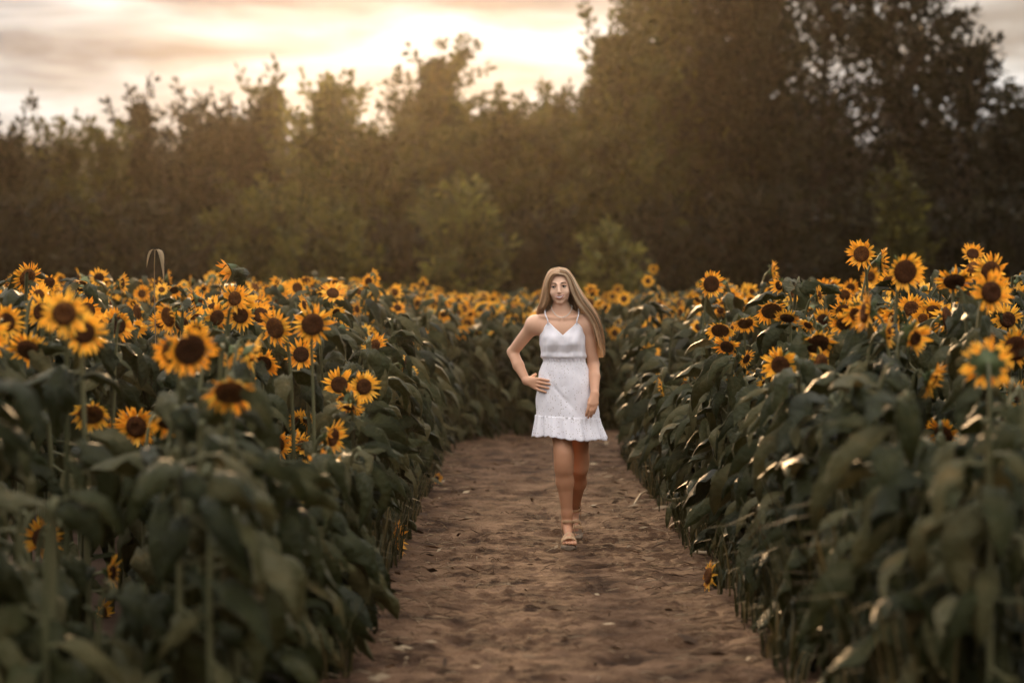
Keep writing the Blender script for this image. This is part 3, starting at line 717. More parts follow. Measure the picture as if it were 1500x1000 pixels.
stalk(562, 730, 610, 740, 0.010, 'thin pale dry stalk on the left path edge', 0.02)
stalk(640, 668, 665, 672, 0.009, 'far pale stalk near the left bend', 0.03)

def litter():
    g = Geo(); r = np.random.default_rng(77)
    for i in range(1500):
        y = 8.5 + 18 * r.uniform() ** 1.4; edge = r.uniform() < 0.55
        x = 0.2 + (r.choice([-1, 1]) * r.uniform(0.5, 0.95) if edge else r.uniform(-0.8, 0.8))
        if path_dist(x, y) > 1.0: continue
        a = r.uniform(0, 6.28); l = r.uniform(0.02, 0.11) * (1.5 if edge else 1); d = np.array([math.cos(a), math.sin(a), r.normal(0, 0.12)]); c = np.array([x, y, 0.022 if not edge else 0.035])
        if r.uniform() < 0.8:
            g.tube([c - d * l / 2, c + (0, 0, r.uniform(0, 0.015)), c + d * l / 2], [0.0018, 0.0024, 0.0012], 4, 0, r.uniform())
        else:
            s = np.array([-math.sin(a), math.cos(a), r.normal(0, 0.3)]) * l * 0.12
            g.add([c - d * l / 2, c + s + (0, 0, 0.012), c + d * l / 2 + (0, 0, 0.01), c - s], [(0, 1, 2, 3)], 0, r.uniform())
    tag(obj('path_litter', g.mesh('path_litter', [M_twig])), 'scattered twigs and dry leaf scraps on the dirt path', 'litter', kind='stuff')
litter()

def grass():
    g = Geo(); r = np.random.default_rng(88)
    for i in range(9000):
        u = r.uniform()
        if u < 0.45: y = r.uniform(9.3, 26); x = -0.64 - abs(r.normal(0, 0.18)); h = r.uniform(0.08, 0.36)
        elif u < 0.6: y = r.uniform(13.0, 17.5); x = -0.75 - abs(r.normal(0, 0.15)); h = r.uniform(0.2, 0.5)
        elif u < 0.74: y = r.uniform(7.0, 11.0); x = 1.15 + abs(r.normal(0, 0.35)); h = r.uniform(0.25, 0.75)
        else: y = r.uniform(9.0, 25); x = 1.04 + abs(r.normal(0, 0.18)); h = r.uniform(0.06, 0.30)
        if path_dist(x, y) < 0.76 or vnoise(x * 3, y * 2.2, 21) < 0.42: continue
        h *= 0.5 + vnoise(x * 3, y * 2.2, 21); a = r.uniform(0, 6.28); d = np.array([math.cos(a), math.sin(a), 0]); s = np.array([-d[1], d[0], 0]) * r.uniform(0.003, 0.007) * (1.3 if h > 0.4 else 1)
        b = np.array([x, y, 0.0]); ben = r.uniform(0.2, 0.8)
        P = [b, b + d * h * 0.12 * ben + (0, 0, h * 0.45), b + d * h * 0.4 * ben + (0, 0, h * 0.85), b + d * h * 0.8 * ben + (0, 0, h * (1.05 - 0.35 * ben))]
        g.grid(np.array([[p - s * w, p + s * w] for p, w in zip(P, (1, 0.9, 0.6, 0.08))]), 0, r.uniform())
    tag(obj('edge_grass', g.mesh('edge_grass', [M_grass])), 'dark grass and weeds growing along both path edges', 'grass', kind='stuff')
grass()

def foxtail(px, py, label, n=16, h0=0.45):
    Y = CAM_H * F_PX / (py - HORIZ); b = at(px, py, Y); b[2] = 0; r = np.random.default_rng(px)
    root = empty('foxtail_grass', b); tag(root, label, 'grass tuft', 'foxtail tufts on the left path edge')
    gb, gs = Geo(), Geo()
    for i in range(n):
        a = r.uniform(-1.6, 1.2); d = np.array([math.cos(a), math.sin(a), 0]); h = h0 * r.uniform(0.7, 1.15); o = np.array([r.normal(0, 0.07), r.normal(0, 0.07), 0])
        P = bez(o, o + (0, 0, h * 0.6), o + d * 0.1 + (0, 0, h * 1.05), o + d * r.uniform(0.16, 0.26) + (0, 0, h * 0.9), 9)
        gb.tube(P[:7], 0.0016, 3, 0, r.uniform(), cap=False); gs.tube(P[5:], [0.003, 0.0065, 0.006, 0.002], 5, 0, 0.7 + 0.25 * r.uniform())
        for k in range(3):
            e = r.uniform(0, 6.28); q = np.array([math.cos(e), math.sin(e), 0]); s = np.array([-q[1], q[0], 0]) * 0.005; hh = h * r.uniform(0.4, 0.8)
            gb.grid(np.array([[o + q * hh * w + (0, 0, hh * z) - s * t, o + q * hh * w + (0, 0, hh * z) + s * t] for w, z, t in ((0, 0, 1), (0.15, 0.5, 1), (0.4, 0.8, 0.7), (0.75, 0.75, 0.1))]), 0, r.uniform())
    obj('blades', gb.mesh('blades', [M_grass]), root); obj('seed_heads', gs.mesh('seed_heads', [M_grass]), root)
foxtail(548, 742, 'foxtail tuft on the left path edge, nearest and tallest')
foxtail(572, 725, 'foxtail tuft on the left edge beside the thin pale stalk', 12, 0.38)
foxtail(602, 702, 'farther foxtail tuft toward the little fallen flower', 12, 0.34)

def dry_weed(px, py, Y, label):
    tp = at(px, py, Y); root = empty('dry_weed', (tp[0], Y, -0.045)); tag(root, label, 'weed'); h = tp[2] + 0.045
    g = Geo(); g.tube(bez(np.zeros(3), np.array([0.03, 0, h * 0.5]), np.array([-0.02, 0, h * 0.9]), np.array([0, 0, h]), 9), np.linspace(0.005, 0.0025, 9), 5)
    obj('stem', g.mesh('stem', [M_dry], attr=False), root)
    for a, l, w in ((-0.5, 0.16, 0.02), (0.1, 0.2, 0.028), (0.5, 0.22, 0.024), (2.9, 0.13, 0.02), (0.2, 0.1, 0.03), (-0.2, 0.11, 0.02)):
        d = np.array([math.cos(a) * 0.16, math.sin(a) * 0.16, 0]); l *= 0.85; w *= 0.42; c = np.array([0, 0, h]); q = Geo()
        P = bez(c, c + d * 0.2 + (0, 0, 0.02), c + d * 0.3 + (0, 0, -l * 0.3), c + d * 0.35 + (0, 0, -l), 6)
        q.grid(np.array([[p - (w * k, 0, 0), p + (0, -w * k * 0.7, 0), p + (w * k, 0, 0)] for p, k in zip(P, (0.2, 0.6, 1, 0.9, 0.55, 0.05))]) * (1, 1, 1), 0)
        obj('leaf', q.mesh('leaf', [M_dry], attr=False), root)
dry_weed(227, 366, 15, 'dry weed with pale hanging leaves above the left sunflowers')

# ------------------------------------------------------------------ the woman
PW = np.array([(825 - 750) / 242.0, 14.80, 0.0])                                # her place on the path; local x right, y away, z up
def qx(px): return (px - 825) / 242.0
def qz(py): return (802 - py) / 242.0
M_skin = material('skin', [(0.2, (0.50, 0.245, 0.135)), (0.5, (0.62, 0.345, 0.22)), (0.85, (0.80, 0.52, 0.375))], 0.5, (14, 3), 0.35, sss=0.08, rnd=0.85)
M_lip = material('lip', [(0.3, (0.36, 0.10, 0.085)), (0.7, (0.42, 0.13, 0.11))], 0.35, (40, 2), 0.4, rnd=0)
M_tooth = material('tooth', [(0.3, (0.86, 0.83, 0.78)), (0.7, (0.90, 0.88, 0.84))], 0.3, (40, 2), 0.5, rnd=0)
M_eyew = material('eye_white', [(0.3, (0.6, 0.57, 0.54)), (0.7, (0.66, 0.63, 0.6))], 0.2, (40, 2), 0.5, rnd=0)
M_iris = material('iris', [(0.3, (0.02, 0.013, 0.01)), (0.7, (0.05, 0.035, 0.025))], 0.15, (200, 2), 0.5, rnd=0)
M_brow = material('brow_hair', [(0.3, (0.03, 0.016, 0.009)), (0.7, (0.06, 0.034, 0.02))], 0.7, (90, 2), 0.2, rnd=0)
M_hair = material('blonde_hair', [(0.05, (0.16, 0.085, 0.034)), (0.3, (0.60, 0.355, 0.18)), (0.6, (0.88, 0.62, 0.39)), (0.9, (0.95, 0.80, 0.60))], 0.36, (25, 3), 0.5, 0.30, rnd=0.85)
M_pearl = material('pearl', [(0.3, (0.75, 0.70, 0.63)), (0.7, (0.85, 0.80, 0.73))], 0.25, (40, 2), 0.6, rnd=0)
M_sandal = material('tan_leather', [(0.3, (0.42, 0.25, 0.13)), (0.7, (0.54, 0.35, 0.2))], 0.55, (60, 3), 0.3, None, 0.2, 200, rnd=0)
M_sole = material('woven_sole', [(0.3, (0.20, 0.145, 0.10)), (0.7, (0.33, 0.25, 0.18))], 0.8, (50, 3), 0.2, None, 0.6, 90, rnd=0, stretch=(1, 1, 6))

def cloth_material():
    m = material('white_eyelet_cotton', [(0.3, (0.84, 0.82, 0.88)), (0.7, (0.89, 0.87, 0.92))], 0.85, (30, 4), 0.15, 0.08, 0.08, 220, rnd=0)
    t = m.node_tree; L = t.links; b = t.nodes['Principled BSDF']; src = b.inputs['Base Color'].links[0].from_socket
    uv = t.nodes.new('ShaderNodeUVMap'); uv.uv_map = 'cloth'
    vo = t.nodes.new('ShaderNodeTexVoronoi'); vo.inputs['Scale'].default_value = 74; vo.inputs['Randomness'].default_value = 0.55; L.new(uv.outputs[0], vo.inputs['Vector'])
    lt = t.nodes.new('ShaderNodeMath'); lt.operation = 'LESS_THAN'; lt.inputs[1].default_value = 0.20; L.new(vo.outputs['Distance'], lt.inputs[0])
    sp = t.nodes.new('ShaderNodeSeparateXYZ'); L.new(uv.outputs[0], sp.inputs[0])
    g2 = t.nodes.new('ShaderNodeMath'); g2.operation = 'LESS_THAN'; g2.inputs[1].default_value = 1.13; L.new(sp.outputs['Y'], g2.inputs[0])
    mu = t.nodes.new('ShaderNodeMath'); mu.operation = 'MULTIPLY'; L.new(lt.outputs[0], mu.inputs[0]); L.new(g2.outputs[0], mu.inputs[1])
    mx = t.nodes.new('ShaderNodeMix'); mx.data_type = 'RGBA'; L.new(mu.outputs[0], mx.inputs[0]); L.new(src, mx.inputs[6]); mx.inputs[7].default_value = (0.42, 0.36, 0.34, 1)
    L.new(mx.outputs[2], b.inputs['Base Color'])
    return m
M_cloth = cloth_material()

# dress profile: z, left, right (photo px), front depth, back depth
DR = np.array([(1.40, 795, 855, 0.070, 0.070), (1.33, 793, 857, 0.088, 0.085), (1.28, 791.5, 858, 0.103, 0.09), (1.23, 791.5, 858.5, 0.107, 0.09), (1.185, 793.5, 858, 0.098, 0.09),
               (1.155, 794.5, 858, 0.099, 0.09), (1.136, 798.5, 856.5, 0.086, 0.084), (1.10, 794.5, 860.5, 0.094, 0.095), (1.06, 791, 864, 0.104, 0.11), (1.0, 787.5, 869, 0.116, 0.128),
               (0.90, 786, 876, 0.126, 0.14), (0.80, 786, 878, 0.142, 0.14), (0.74, 785, 880, 0.160, 0.145), (0.66, 784, 886, 0.185, 0.155)])[::-1]
def prof(z):
    f = lambda c: np.interp(z, DR[:, 0], c)
    xl, xr = f(qx(DR[:, 1])), f(qx(DR[:, 2]))
    return (xl + xr) / 2, (xr - xl) / 2, f(DR[:, 3]), f(DR[:, 4])
def dress_pt(th, z, out=0.0):
    cx, hw, yf, yb = prof(z); s, c = np.sin(th), np.cos(th)
    c2 = np.sign(c) * np.abs(c) ** 0.92
    x = cx + (hw + out) * c2; y = np.where(s < 0, (yf + out) * s, (yb + out) * s)
    bust = sum(np.exp(-((x - cx - q) / 0.048) ** 2 - ((z - 1.25) / 0.05) ** 2) for q in (-0.062, 0.062))
    y = np.where(s < 0, y - 0.022 * bust, y)
    return np.stack([x, y, z + 0 * x], -1)

def body_sdf():
    xs = np.arange(-0.36, 0.29, 0.0035); ys = np.arange(-0.36, 0.60, 0.0042)
    zs = np.concatenate([np.arange(-0.01, 1.46, 0.0040), np.arange(1.46, 1.72, 0.0026)])
    Fd = np.full((len(xs), len(ys), len(zs)), 0.5, np.float32)
    hc = np.array([-0.0165, 0.0, 1.588]); hr = rotz(R(-6)) @ roty(R(-4.0)) @ rotx(R(3))     # the head: origin between the eyes' height
    def box(lo, hi): return tuple(slice(max(0, np.searchsorted(a, l)), np.searchsorted(a, h)) for a, l, h in zip((xs, ys, zs), lo, hi))
    def apply(lo, hi, fn, k, mode='u', head=False):
        lo, hi = np.asarray(lo, float), np.asarray(hi, float); m = 0.02 + 1.3 * k
        if head:
            cs = np.array([[a, b, c] for a in (lo[0], hi[0]) for b in (lo[1], hi[1]) for c in (lo[2], hi[2])]) @ hr.T + hc; lo, hi = cs.min(0), cs.max(0)
        sl = box(lo - m, hi + m); X, Y, Z = np.meshgrid(xs[sl[0]], ys[sl[1]], zs[sl[2]], indexing='ij')
        if head:
            Q = np.stack([X, Y, Z], -1) - hc; Q = Q @ hr; X, Y, Z = Q[..., 0], Q[..., 1], Q[..., 2]
        d = fn(X, Y, Z).astype(np.float32); o = Fd[sl]
        if mode == 'u':
            h = np.clip(0.5 + 0.5 * (o - d) / k, 0, 1); Fd[sl] = o + (d - o) * h - k * h * (1 - h)
        else:
            h = np.clip(0.5 - 0.5 * (o + d) / k, 0, 1); Fd[sl] = o + (-d - o) * h + k * h * (1 - h)
    def rc(a, b, ra, rb, k=0.02, head=False, mode='u', sy=1.0):
        a, b = np.array(a, float), np.array(b, float); ba = b - a; L2 = ba @ ba + 1e-9; rm = max(ra, rb)
        def fn(X, Y, Z):
            px, py, pz = X - a[0], Y - a[1], Z - a[2]; t = np.clip((px * ba[0] + py * ba[1] + pz * ba[2]) / L2, 0, 1)
            return np.sqrt((px - t * ba[0]) ** 2 + ((py - t * ba[1]) / sy) ** 2 + (pz - t * ba[2]) ** 2) - (ra + (rb - ra) * t)
        apply(np.minimum(a, b) - rm * max(1, sy), np.maximum(a, b) + rm * max(1, sy), fn, k, mode, head)
    def el(c, r, k=0.02, head=False, mode='u'):
        c, r = np.array(c, float), np.array(r, float)
        def fn(X, Y, Z):
            a, b, d = (X - c[0]) / r[0], (Y - c[1]) / r[1], (Z - c[2]) / r[2]
            k0 = np.sqrt(a * a + b * b + d * d); k1 = np.sqrt((a / r[0]) ** 2 + (b / r[1]) ** 2 + (d / r[2]) ** 2) + 1e-6
            return k0 * (k0 - 1) / k1
        apply(c - r, c + r, fn, k, mode, head)
    # trunk
    el((0.002, 0.0, 1.20), (0.122, 0.078, 0.17), 0.03); el((-0.010, 0.008, 1.325), (0.145, 0.080, 0.085), 0.05)
    el((0.008, 0.0, 1.09), (0.112, 0.075, 0.13), 0.04); el((0.025, 0.005, 0.93), (0.150, 0.105, 0.13), 0.05)
    for s in (-1, 1): el((0.0 + s * 0.058, -0.050, 1.25), (0.050, 0.042, 0.052), 0.03)
    # neck, shoulders, collar bones
    rc((-0.004, 0.020, 1.37), (-0.014, 0.026, 1.51), 0.050, 0.046, 0.022)
    rc((-0.03, 0.024, 1.42), (-0.155, 0.018, 1.362), 0.036, 0.038, 0.05); rc((0.02, 0.024, 1.42), (0.135, 0.018, 1.362), 0.036, 0.038, 0.05)
    rc((-0.02, -0.052, 1.388), (-0.135, -0.022, 1.405), 0.008, 0.009, 0.02); rc((0.012, -0.052, 1.388), (0.115, -0.022, 1.405), 0.008, 0.009, 0.02)
    # her right arm (left in the picture): hand on hip
    S, E, W = (-0.176, 0.012, 1.350), (-0.306, 0.150, 1.182), (-0.222, 0.030, 1.008)
    el(S, (0.047, 0.046, 0.050), 0.05); rc(S, E, 0.044, 0.034, 0.03); rc(E, (-0.270, 0.092, 1.10), 0.034, 0.034, 0.012); rc((-0.270, 0.092, 1.10), W, 0.034, 0.0235, 0.012)
    knz = (1.018, 1.002, 0.984, 0.966); ths = (3.50, 3.48, 3.46, 3.44)
    for i in range(4):
        kn = dress_pt(np.array(ths[i]), knz[i], 0.016); L = (0.9, 1.0, 0.95, 0.8)[i]
        rc(W, kn, 0.021, 0.0125, 0.012)
        p1 = dress_pt(np.array(ths[i] + 0.32 * L), knz[i] + 0.002 - 0.004 * i, 0.017); p2 = dress_pt(np.array(ths[i] + 0.52 * L), knz[i] - 0.002 - 0.005 * i, 0.011); p3 = dress_pt(np.array(ths[i] + 0.70 * L), knz[i] - 0.006 - 0.006 * i, 0.005)
        rc(kn, p1, 0.0105, 0.0088, 0.004); rc(p1, p2, 0.0088, 0.0080, 0.003); rc(p2, p3, 0.0080, 0.0066, 0.003)
    rc(W, (-0.20, 0.055, 1.02), 0.019, 0.013, 0.012); rc((-0.20, 0.055, 1.02), (-0.165, 0.085, 1.045), 0.012, 0.009, 0.006)
    # her left arm hangs, hand before the thigh
    S, E, W = (0.150, 0.012, 1.352), (0.190, 0.030, 1.105), (0.192, -0.125, 0.930)
    el(S, (0.047, 0.046, 0.050), 0.05); rc(S, E, 0.044, 0.035, 0.03); rc(E, (0.193, -0.035, 1.035), 0.035, 0.035, 0.012); rc((0.193, -0.035, 1.035), W, 0.035, 0.0235, 0.012)
    W = np.array(W); kx = (0.158, 0.174, 0.190, 0.204)
    for i in range(4):
        kn = np.array((kx[i], -0.165 + 0.004 * i, (0.872, 0.866, 0.868, 0.876)[i])); L = (0.9, 1.0, 0.95, 0.78)[i]
        rc(W, kn, 0.021, 0.0125, 0.012)
        p1 = kn + np.array((-0.010, -0.010, -0.036)) * L; p2 = p1 + np.array((-0.008, 0.003, -0.024)) * L; p3 = p2 + np.array((-0.005, 0.010, -0.018)) * L
        rc(kn, p1, 0.0102, 0.0086, 0.004); rc(p1, p2, 0.0086, 0.0078, 0.003); rc(p2, p3, 0.0078, 0.0064, 0.003)
    t0 = W + np.array((-0.030, -0.022, -0.035)); rc(W, t0, 0.017, 0.012, 0.012); rc(t0, t0 + (-0.006, -0.012, -0.032), 0.0115, 0.0095, 0.006); rc(t0 + (-0.006, -0.012, -0.032), t0 + (-0.001, -0.014, -0.055), 0.0093, 0.0072, 0.004)
    # front leg
    Hp, K, A = np.array((-0.035, -0.01, 0.90)), np.array((0.005, -0.115, 0.530)), np.array((0.026, -0.085, 0.140))
    rc(Hp, K + (0, 0, 0.03), 0.080, 0.052, 0.04); rc(K + (0, 0, 0.04), K - (0, 0, 0.05), 0.052, 0.0495, 0.04); el(K + (0.0, -0.030, 0.0), (0.022, 0.012, 0.030), 0.035)
    rc(K - (0, 0, 0.03), K + (A - K) * 0.34 + (0, 0.012, 0), 0.0485, 0.050, 0.04); rc(K + (A - K) * 0.34 + (0, 0.012, 0), A + (0, 0.002, 0.06), 0.050, 0.0315, 0.03); rc(A + (0, 0.002, 0.06), A, 0.033, 0.031, 0.02)
    rc(A, (0.028, -0.055, 0.095), 0.031, 0.027, 0.02); rc(A + (0, -0.005, -0.012), (0.032, -0.205, 0.062), 0.030, 0.024, 0.02)
    rc((0.020, -0.21, 0.052), (0.046, -0.205, 0.050), 0.021, 0.020, 0.012)
    for i in range(5): rc((0.068 - 0.0165 * i, -0.225, 0.043), (0.070 - 0.0175 * i, (-0.282, -0.278, -0.272, -0.263, -0.252)[i], 0.037), 0.0105, (0.0115, 0.0088, 0.0082, 0.0078, 0.0072)[i], 0.004)
    # rear leg, heel lifted
    Hp, K, A = np.array((0.090, 0.02, 0.90)), np.array((0.106, 0.125, 0.465)), np.array((0.084, 0.455, 0.185))
    rc(Hp, K + (0, -0.01, 0.05), 0.080, 0.056, 0.04); rc(K + (0, -0.01, 0.06), K, 0.055, 0.050, 0.03); el(K + (0.0, -0.028, 0.0), (0.030, 0.024, 0.034), 0.02)
    rc(K, K + (A - K) * 0.34, 0.049, 0.053, 0.03); rc(K + (A - K) * 0.34, A + (K - A) * 0.14, 0.052, 0.033, 0.03); rc(A + (K - A) * 0.14, A, 0.033, 0.031, 0.02)
    rc(A, (0.084, 0.50, 0.152), 0.030, 0.026, 0.02); rc(A, (0.084, 0.335, 0.062), 0.030, 0.024, 0.02)
    rc((0.072, 0.325, 0.050), (0.098, 0.325, 0.050), 0.021, 0.020, 0.012)
    for i in range(5): rc((0.052 + 0.0165 * i, 0.315, 0.043), (0.050 + 0.0175 * i, (0.262, 0.264, 0.270, 0.280, 0.290)[i], 0.036), 0.0105, (0.0115, 0.0088, 0.0082, 0.0078, 0.0072)[i], 0.004)
    # head (own axes: x right, y back, z up from eye height)
    h = dict(head=True)
    el((0, 0.020, 0.020), (0.069, 0.088, 0.078), 0.03, **h); el((0, -0.018, -0.018), (0.0600, 0.068, 0.068), 0.03, **h)
    el((0, -0.032, -0.060), (0.050, 0.050, 0.041), 0.02, **h); el((0, -0.066, -0.096), (0.019, 0.015, 0.013), 0.02, **h)
    for s in (-1, 1):
        el((s * 0.036, -0.060, -0.036), (0.021, 0.018, 0.019), 0.018, **h)                    # cheeks, lifted by the smile
        el((s * 0.0315, -0.097, 0.001), (0.017, 0.018, 0.0105), 0.012, mode='s', **h)          # eye sockets
        rc((s * 0.012, -0.083, 0.016), (s * 0.043, -0.071, 0.018), 0.006, 0.005, 0.010, **h)    # brow
        el((s * 0.068, 0.012, -0.015), (0.007, 0.018, 0.030), 0.008, **h)                       # ears
        el((s * 0.009, -0.096, -0.037), (0.0065, 0.008, 0.006), 0.006, **h)                     # nostrils
    rc((0, -0.084, 0.004), (0, -0.103, -0.031), 0.0065, 0.0098, 0.010, **h)
    el((0, -0.082, -0.064), (0.027, 0.013, 0.014), 0.012, **h)                                  # mouth mound
    el((0, -0.099, -0.0625), (0.0258, 0.016, 0.0082), 0.003, mode='s', **h)                     # open smile
    # ---- surface nets
    I = Fd < 0; nx, ny, nz = I.shape
    cnt = np.zeros((nx - 1, ny - 1, nz - 1), np.uint8)
    for a in (0, 1):
        for b in (0, 1):
            for c in (0, 1): cnt += I[a:nx - 1 + a, b:ny - 1 + b, c:nz - 1 + c]
    ai, bi, ci = np.nonzero((cnt > 0) & (cnt < 8))
    idx = np.full(cnt.shape, -1, np.int32); idx[ai, bi, ci] = np.arange(len(ai))
    acc = np.zeros((len(ai), 3)); num = np.zeros(len(ai)); corners = [(a, b, c) for a in (0, 1) for b in (0, 1) for c in (0, 1)]
    for u in corners:
        for v in corners:
            if sum(abs(p - q) for p, q in zip(u, v)) != 1 or u > v: continue
            f0 = Fd[ai + u[0], bi + u[1], ci + u[2]].astype(float); f1 = Fd[ai + v[0], bi + v[1], ci + v[2]].astype(float)
            m = (f0 < 0) != (f1 < 0); t = np.where(m, f0 / (f0 - f1 + 1e-12), 0)
            p0 = np.stack([xs[ai + u[0]], ys[bi + u[1]], zs[ci + u[2]]], 1); p1 = np.stack([xs[ai + v[0]], ys[bi + v[1]], zs[ci + v[2]]], 1)
            acc += np.where(m[:, None], p0 + (p1 - p0) * t[:, None], 0); num += m
    V = acc / num[:, None]; Q = []
    for ax in range(3):
        s0 = [slice(1, -1)] * 3; s1 = [slice(1, -1)] * 3; s0[ax] = slice(0, -1); s1[ax] = slice(1, None)
        A0, A1 = I[tuple(s0)], I[tuple(s1)]; e = np.nonzero(A0 != A1); inn = A0[e]
        e = [e[d] + (1 if d != ax else 0) for d in range(3)]; o1, o2 = [d for d in range(3) if d != ax]
        def cell(d1, d2):
            p = [q.copy() for q in e]; p[o1] = p[o1] - d1; p[o2] = p[o2] - d2; return idx[p[0], p[1], p[2]]
        q = np.stack([cell(1, 1), cell(0, 1), cell(0, 0), cell(1, 0)], 1)
        flip = inn if ax != 1 else ~inn
        q[~flip] = q[~flip][:, ::-1]; Q.append(q)
    return V, np.concatenate(Q), hc, hr

def build_person():
    root = empty('person', PW); tag(root, 'smiling young woman with long blonde hair in a white sundress walking the path', 'person')
    V, Q, hc, hr = body_sdf()
    body = obj('body', mk_mesh('body', V, Q, [M_skin], None, True, np.interp(V[:, 2], [0.3, 0.75, 1.15, 1.45, 1.5], [0.15, 0.22, 0.55, 0.72, 0.92])), root)  # skin colour lightened toward the face to offset its shade; legs tanner
    hp = lambda p: np.asarray(p, float) @ hr.T + hc
    for s in (-1, 1):
        g = Geo(); c = hp((s * 0.0315, -0.0725, 0.0)); g.grid(ball(c, 0.0118, 14, 10), 0, wrap=True)
        e = obj('eye', g.mesh('eye', [M_eyew], attr=False), body)
        g = Geo(); P = np.array([[hp((s * 0.0315 - 0.001 + r_ * math.cos(a), -0.0725 - math.sqrt(max(0.0121 ** 2 - r_ ** 2, 0)), r_ * math.sin(a) * 0.9)) for a in np.arange(14) / 14 * 6.2832] for r_ in (0.0002, 0.003, 0.0070)])
        g.grid(P, 0, wrap=True); obj('iris', g.mesh('iris', [M_iris], attr=False), body)
        g = Geo(); g.tube([hp((s * (0.0315 + q), -0.0870 + abs(q) * 0.28, 0.0052 - 24 * q * q)) for q in np.linspace(-0.0145, 0.0155, 9)], [0.0012, 0.0022, 0.0027, 0.0028, 0.0028, 0.0028, 0.0027, 0.0024, 0.0014], 6)
        obj('eyelash', g.mesh('eyelash', [M_brow], attr=False), body); g = Geo()
        g.grid(np.array([[hp((s * 0.0315 + 0.0132 * math.cos(a) * math.cos(b), -0.0725 + 0.0132 * math.sin(a) * math.cos(b), 0.0132 * math.sin(b))) for a in np.linspace(math.pi, 2 * math.pi, 14)] for b in np.linspace(0.36, 1.4, 6)]), 0, 0.8)
        obj('eyelid', g.mesh('eyelid', [M_skin]), body); g = Geo()
        #, g.mesh('eyelash', [M_brow], attr=False), body)
        g = Geo(); g.tube([hp((s * q, -0.0895 + max(0, q - 0.014) * 0.42, 0.0185 + 0.0045 * math.sin((q - 0.012) / 0.034 * 2.4))) for q in np.linspace(0.013, 0.047, 8)], [0.002, 0.0031, 0.0034, 0.0033, 0.003, 0.0025, 0.0019, 0.001], 6)
        obj('eyebrow', g.mesh('eyebrow', [M_brow], attr=False), body)
    g = Geo(); P = np.array([[hp((x, -0.0940 + 15 * x * x, -0.0572 + z + 7.5 * x * x)) for x in np.linspace(-0.0262, 0.0262, 13)] for z in np.linspace(0.001, -0.0105, 4)]); g.grid(P)
    obj('teeth', g.mesh('teeth', [M_tooth], attr=False), body)
    g = Geo(); xx = np.linspace(-0.0295, 0.0295, 17); w = np.sqrt(np.clip(1 - (xx / 0.0302) ** 2, 0.02, 1))
    g.tube([hp((x, -0.0945 + 17 * x * x, -0.0562 + 7.5 * x * x + 0.0007 * math.cos(x * 330))) for x in xx], 0.0006 + 0.0021 * w, 8)
    g.tube([hp((x, -0.0940 + 16 * x * x, -0.0714 + 22.5 * x * x)) for x in xx], 0.0006 + 0.0028 * w, 8)
    obj('lips', g.mesh('lips', [M_lip], attr=False), body)

    # ---- dress
    nth = 200; th = np.arange(nth) / nth * 2 * math.pi
    def uvgrid(g_name, P, U, Vv, parent):
        n, k = P.shape[:2]; i, j = np.meshgrid(np.arange(n - 1), np.arange(k), indexing='ij'); j2 = (j + 1) % k
        Fq = np.stack([i * k + j, i * k + j2, (i + 1) * k + j2, (i + 1) * k + j], -1).reshape(-1, 4)
        me = mk_mesh(g_name, P.reshape(-1, 3), Fq, [M_cloth]); lay = me.uv_layers.new(name='cloth')
        Uf, Vf = U.ravel()[Fq].copy(), Vv.ravel()[Fq]
        wrapm = np.repeat((j2 == 0).reshape(-1, 1), 4, 1); Uf[wrapm & (Uf < 0.3)] += 1.0
        lay.data.foreach_set('uv', np.stack([Uf, Vf], -1).astype(np.float32).ravel())
        o = obj(g_name, me, parent); m = o.modifiers.new('thickness', 'SOLIDIFY'); m.thickness = 0.0018; m.offset = -1
        return o
    circ = 1.0
    # bodice
    pts0 = dress_pt(th, np.full(nth, 1.30)); u = pts0[:, 0] - prof(1.30)[0]
    front = np.sin(th) < 0
    ztop = np.where(front, np.interp(np.abs(u), [0, 0.045, 0.088, 0.105, 0.14], [1.288, 1.328, 1.366, 1.352, 1.300]), 1.285)
    rows = []
    for f in np.linspace(0, 1, 34):
        z = ztop + (1.138 - ztop) * f
        fold = 0.0022 * np.sin(th * 23 + 5 * f) * f ** 2 + 0.0016 * np.sin(th * 11 + 2.2 + 7 * f) + 0.0045 * (vnoise(th * 4.5, np.full(nth, f * 6), 41) - 0.5) * min(1, f * 3)
        blouse = 0.006 * math.exp(-((f - 0.88) / 0.09) ** 2) * (0.7 + 0.6 * vnoise(th * 9, th * 0, 42))
        rows.append(dress_pt(th, z, fold + blouse + 0.001))
    P = np.array(rows); U = np.repeat(th[None] / 6.2832 * circ, len(P), 0)
    dress = uvgrid('dress', P, U, P[..., 2], root)
    dress['label'] = 'white sleeveless sundress with eyelets and ruffled hem'
    # skirt
    rows = []
    for f in np.linspace(0, 1, 40):
        z = 1.142 + (0.782 - 1.142) * f - 0.010 * f * np.cos(th)
        gath = 0.0035 * np.sin(th * 34 + 2 * np.sin(th * 3)) * math.exp(-f * 5) + 0.004 * np.sin(th * 9 + 1 + f * 2) * f * 0.8
        cr = 0.0085 * (vnoise(th * 3.2 + f * 2.5, np.full(nth, f * 4.5) - th * 1.3, 44) - 0.5) * min(1, f * 4)
        diag = -0.006 * np.exp(-(((th - 4.45) - (f - 0.55) * 1.5) / 0.09) ** 2) * math.exp(-((f - 0.6) / 0.3) ** 2)
        rows.append(dress_pt(th, z, gath + cr + diag + 0.001 + (0.003 if f < 0.03 else 0)))
    P = np.array(rows); U = np.repeat(th[None] / 6.2832 * circ, len(P), 0); uvgrid('skirt', P, U, P[..., 2], dress)
    # waist seam
    g = Geo(); g.tube(np.concatenate([dress_pt(th, np.full(nth, 1.139), 0.004), dress_pt(th[:1], np.array([1.139]), 0.004)]), 0.004, 6, cap=False); obj('waistband', g.mesh('waistband', [M_cloth], attr=False), dress)
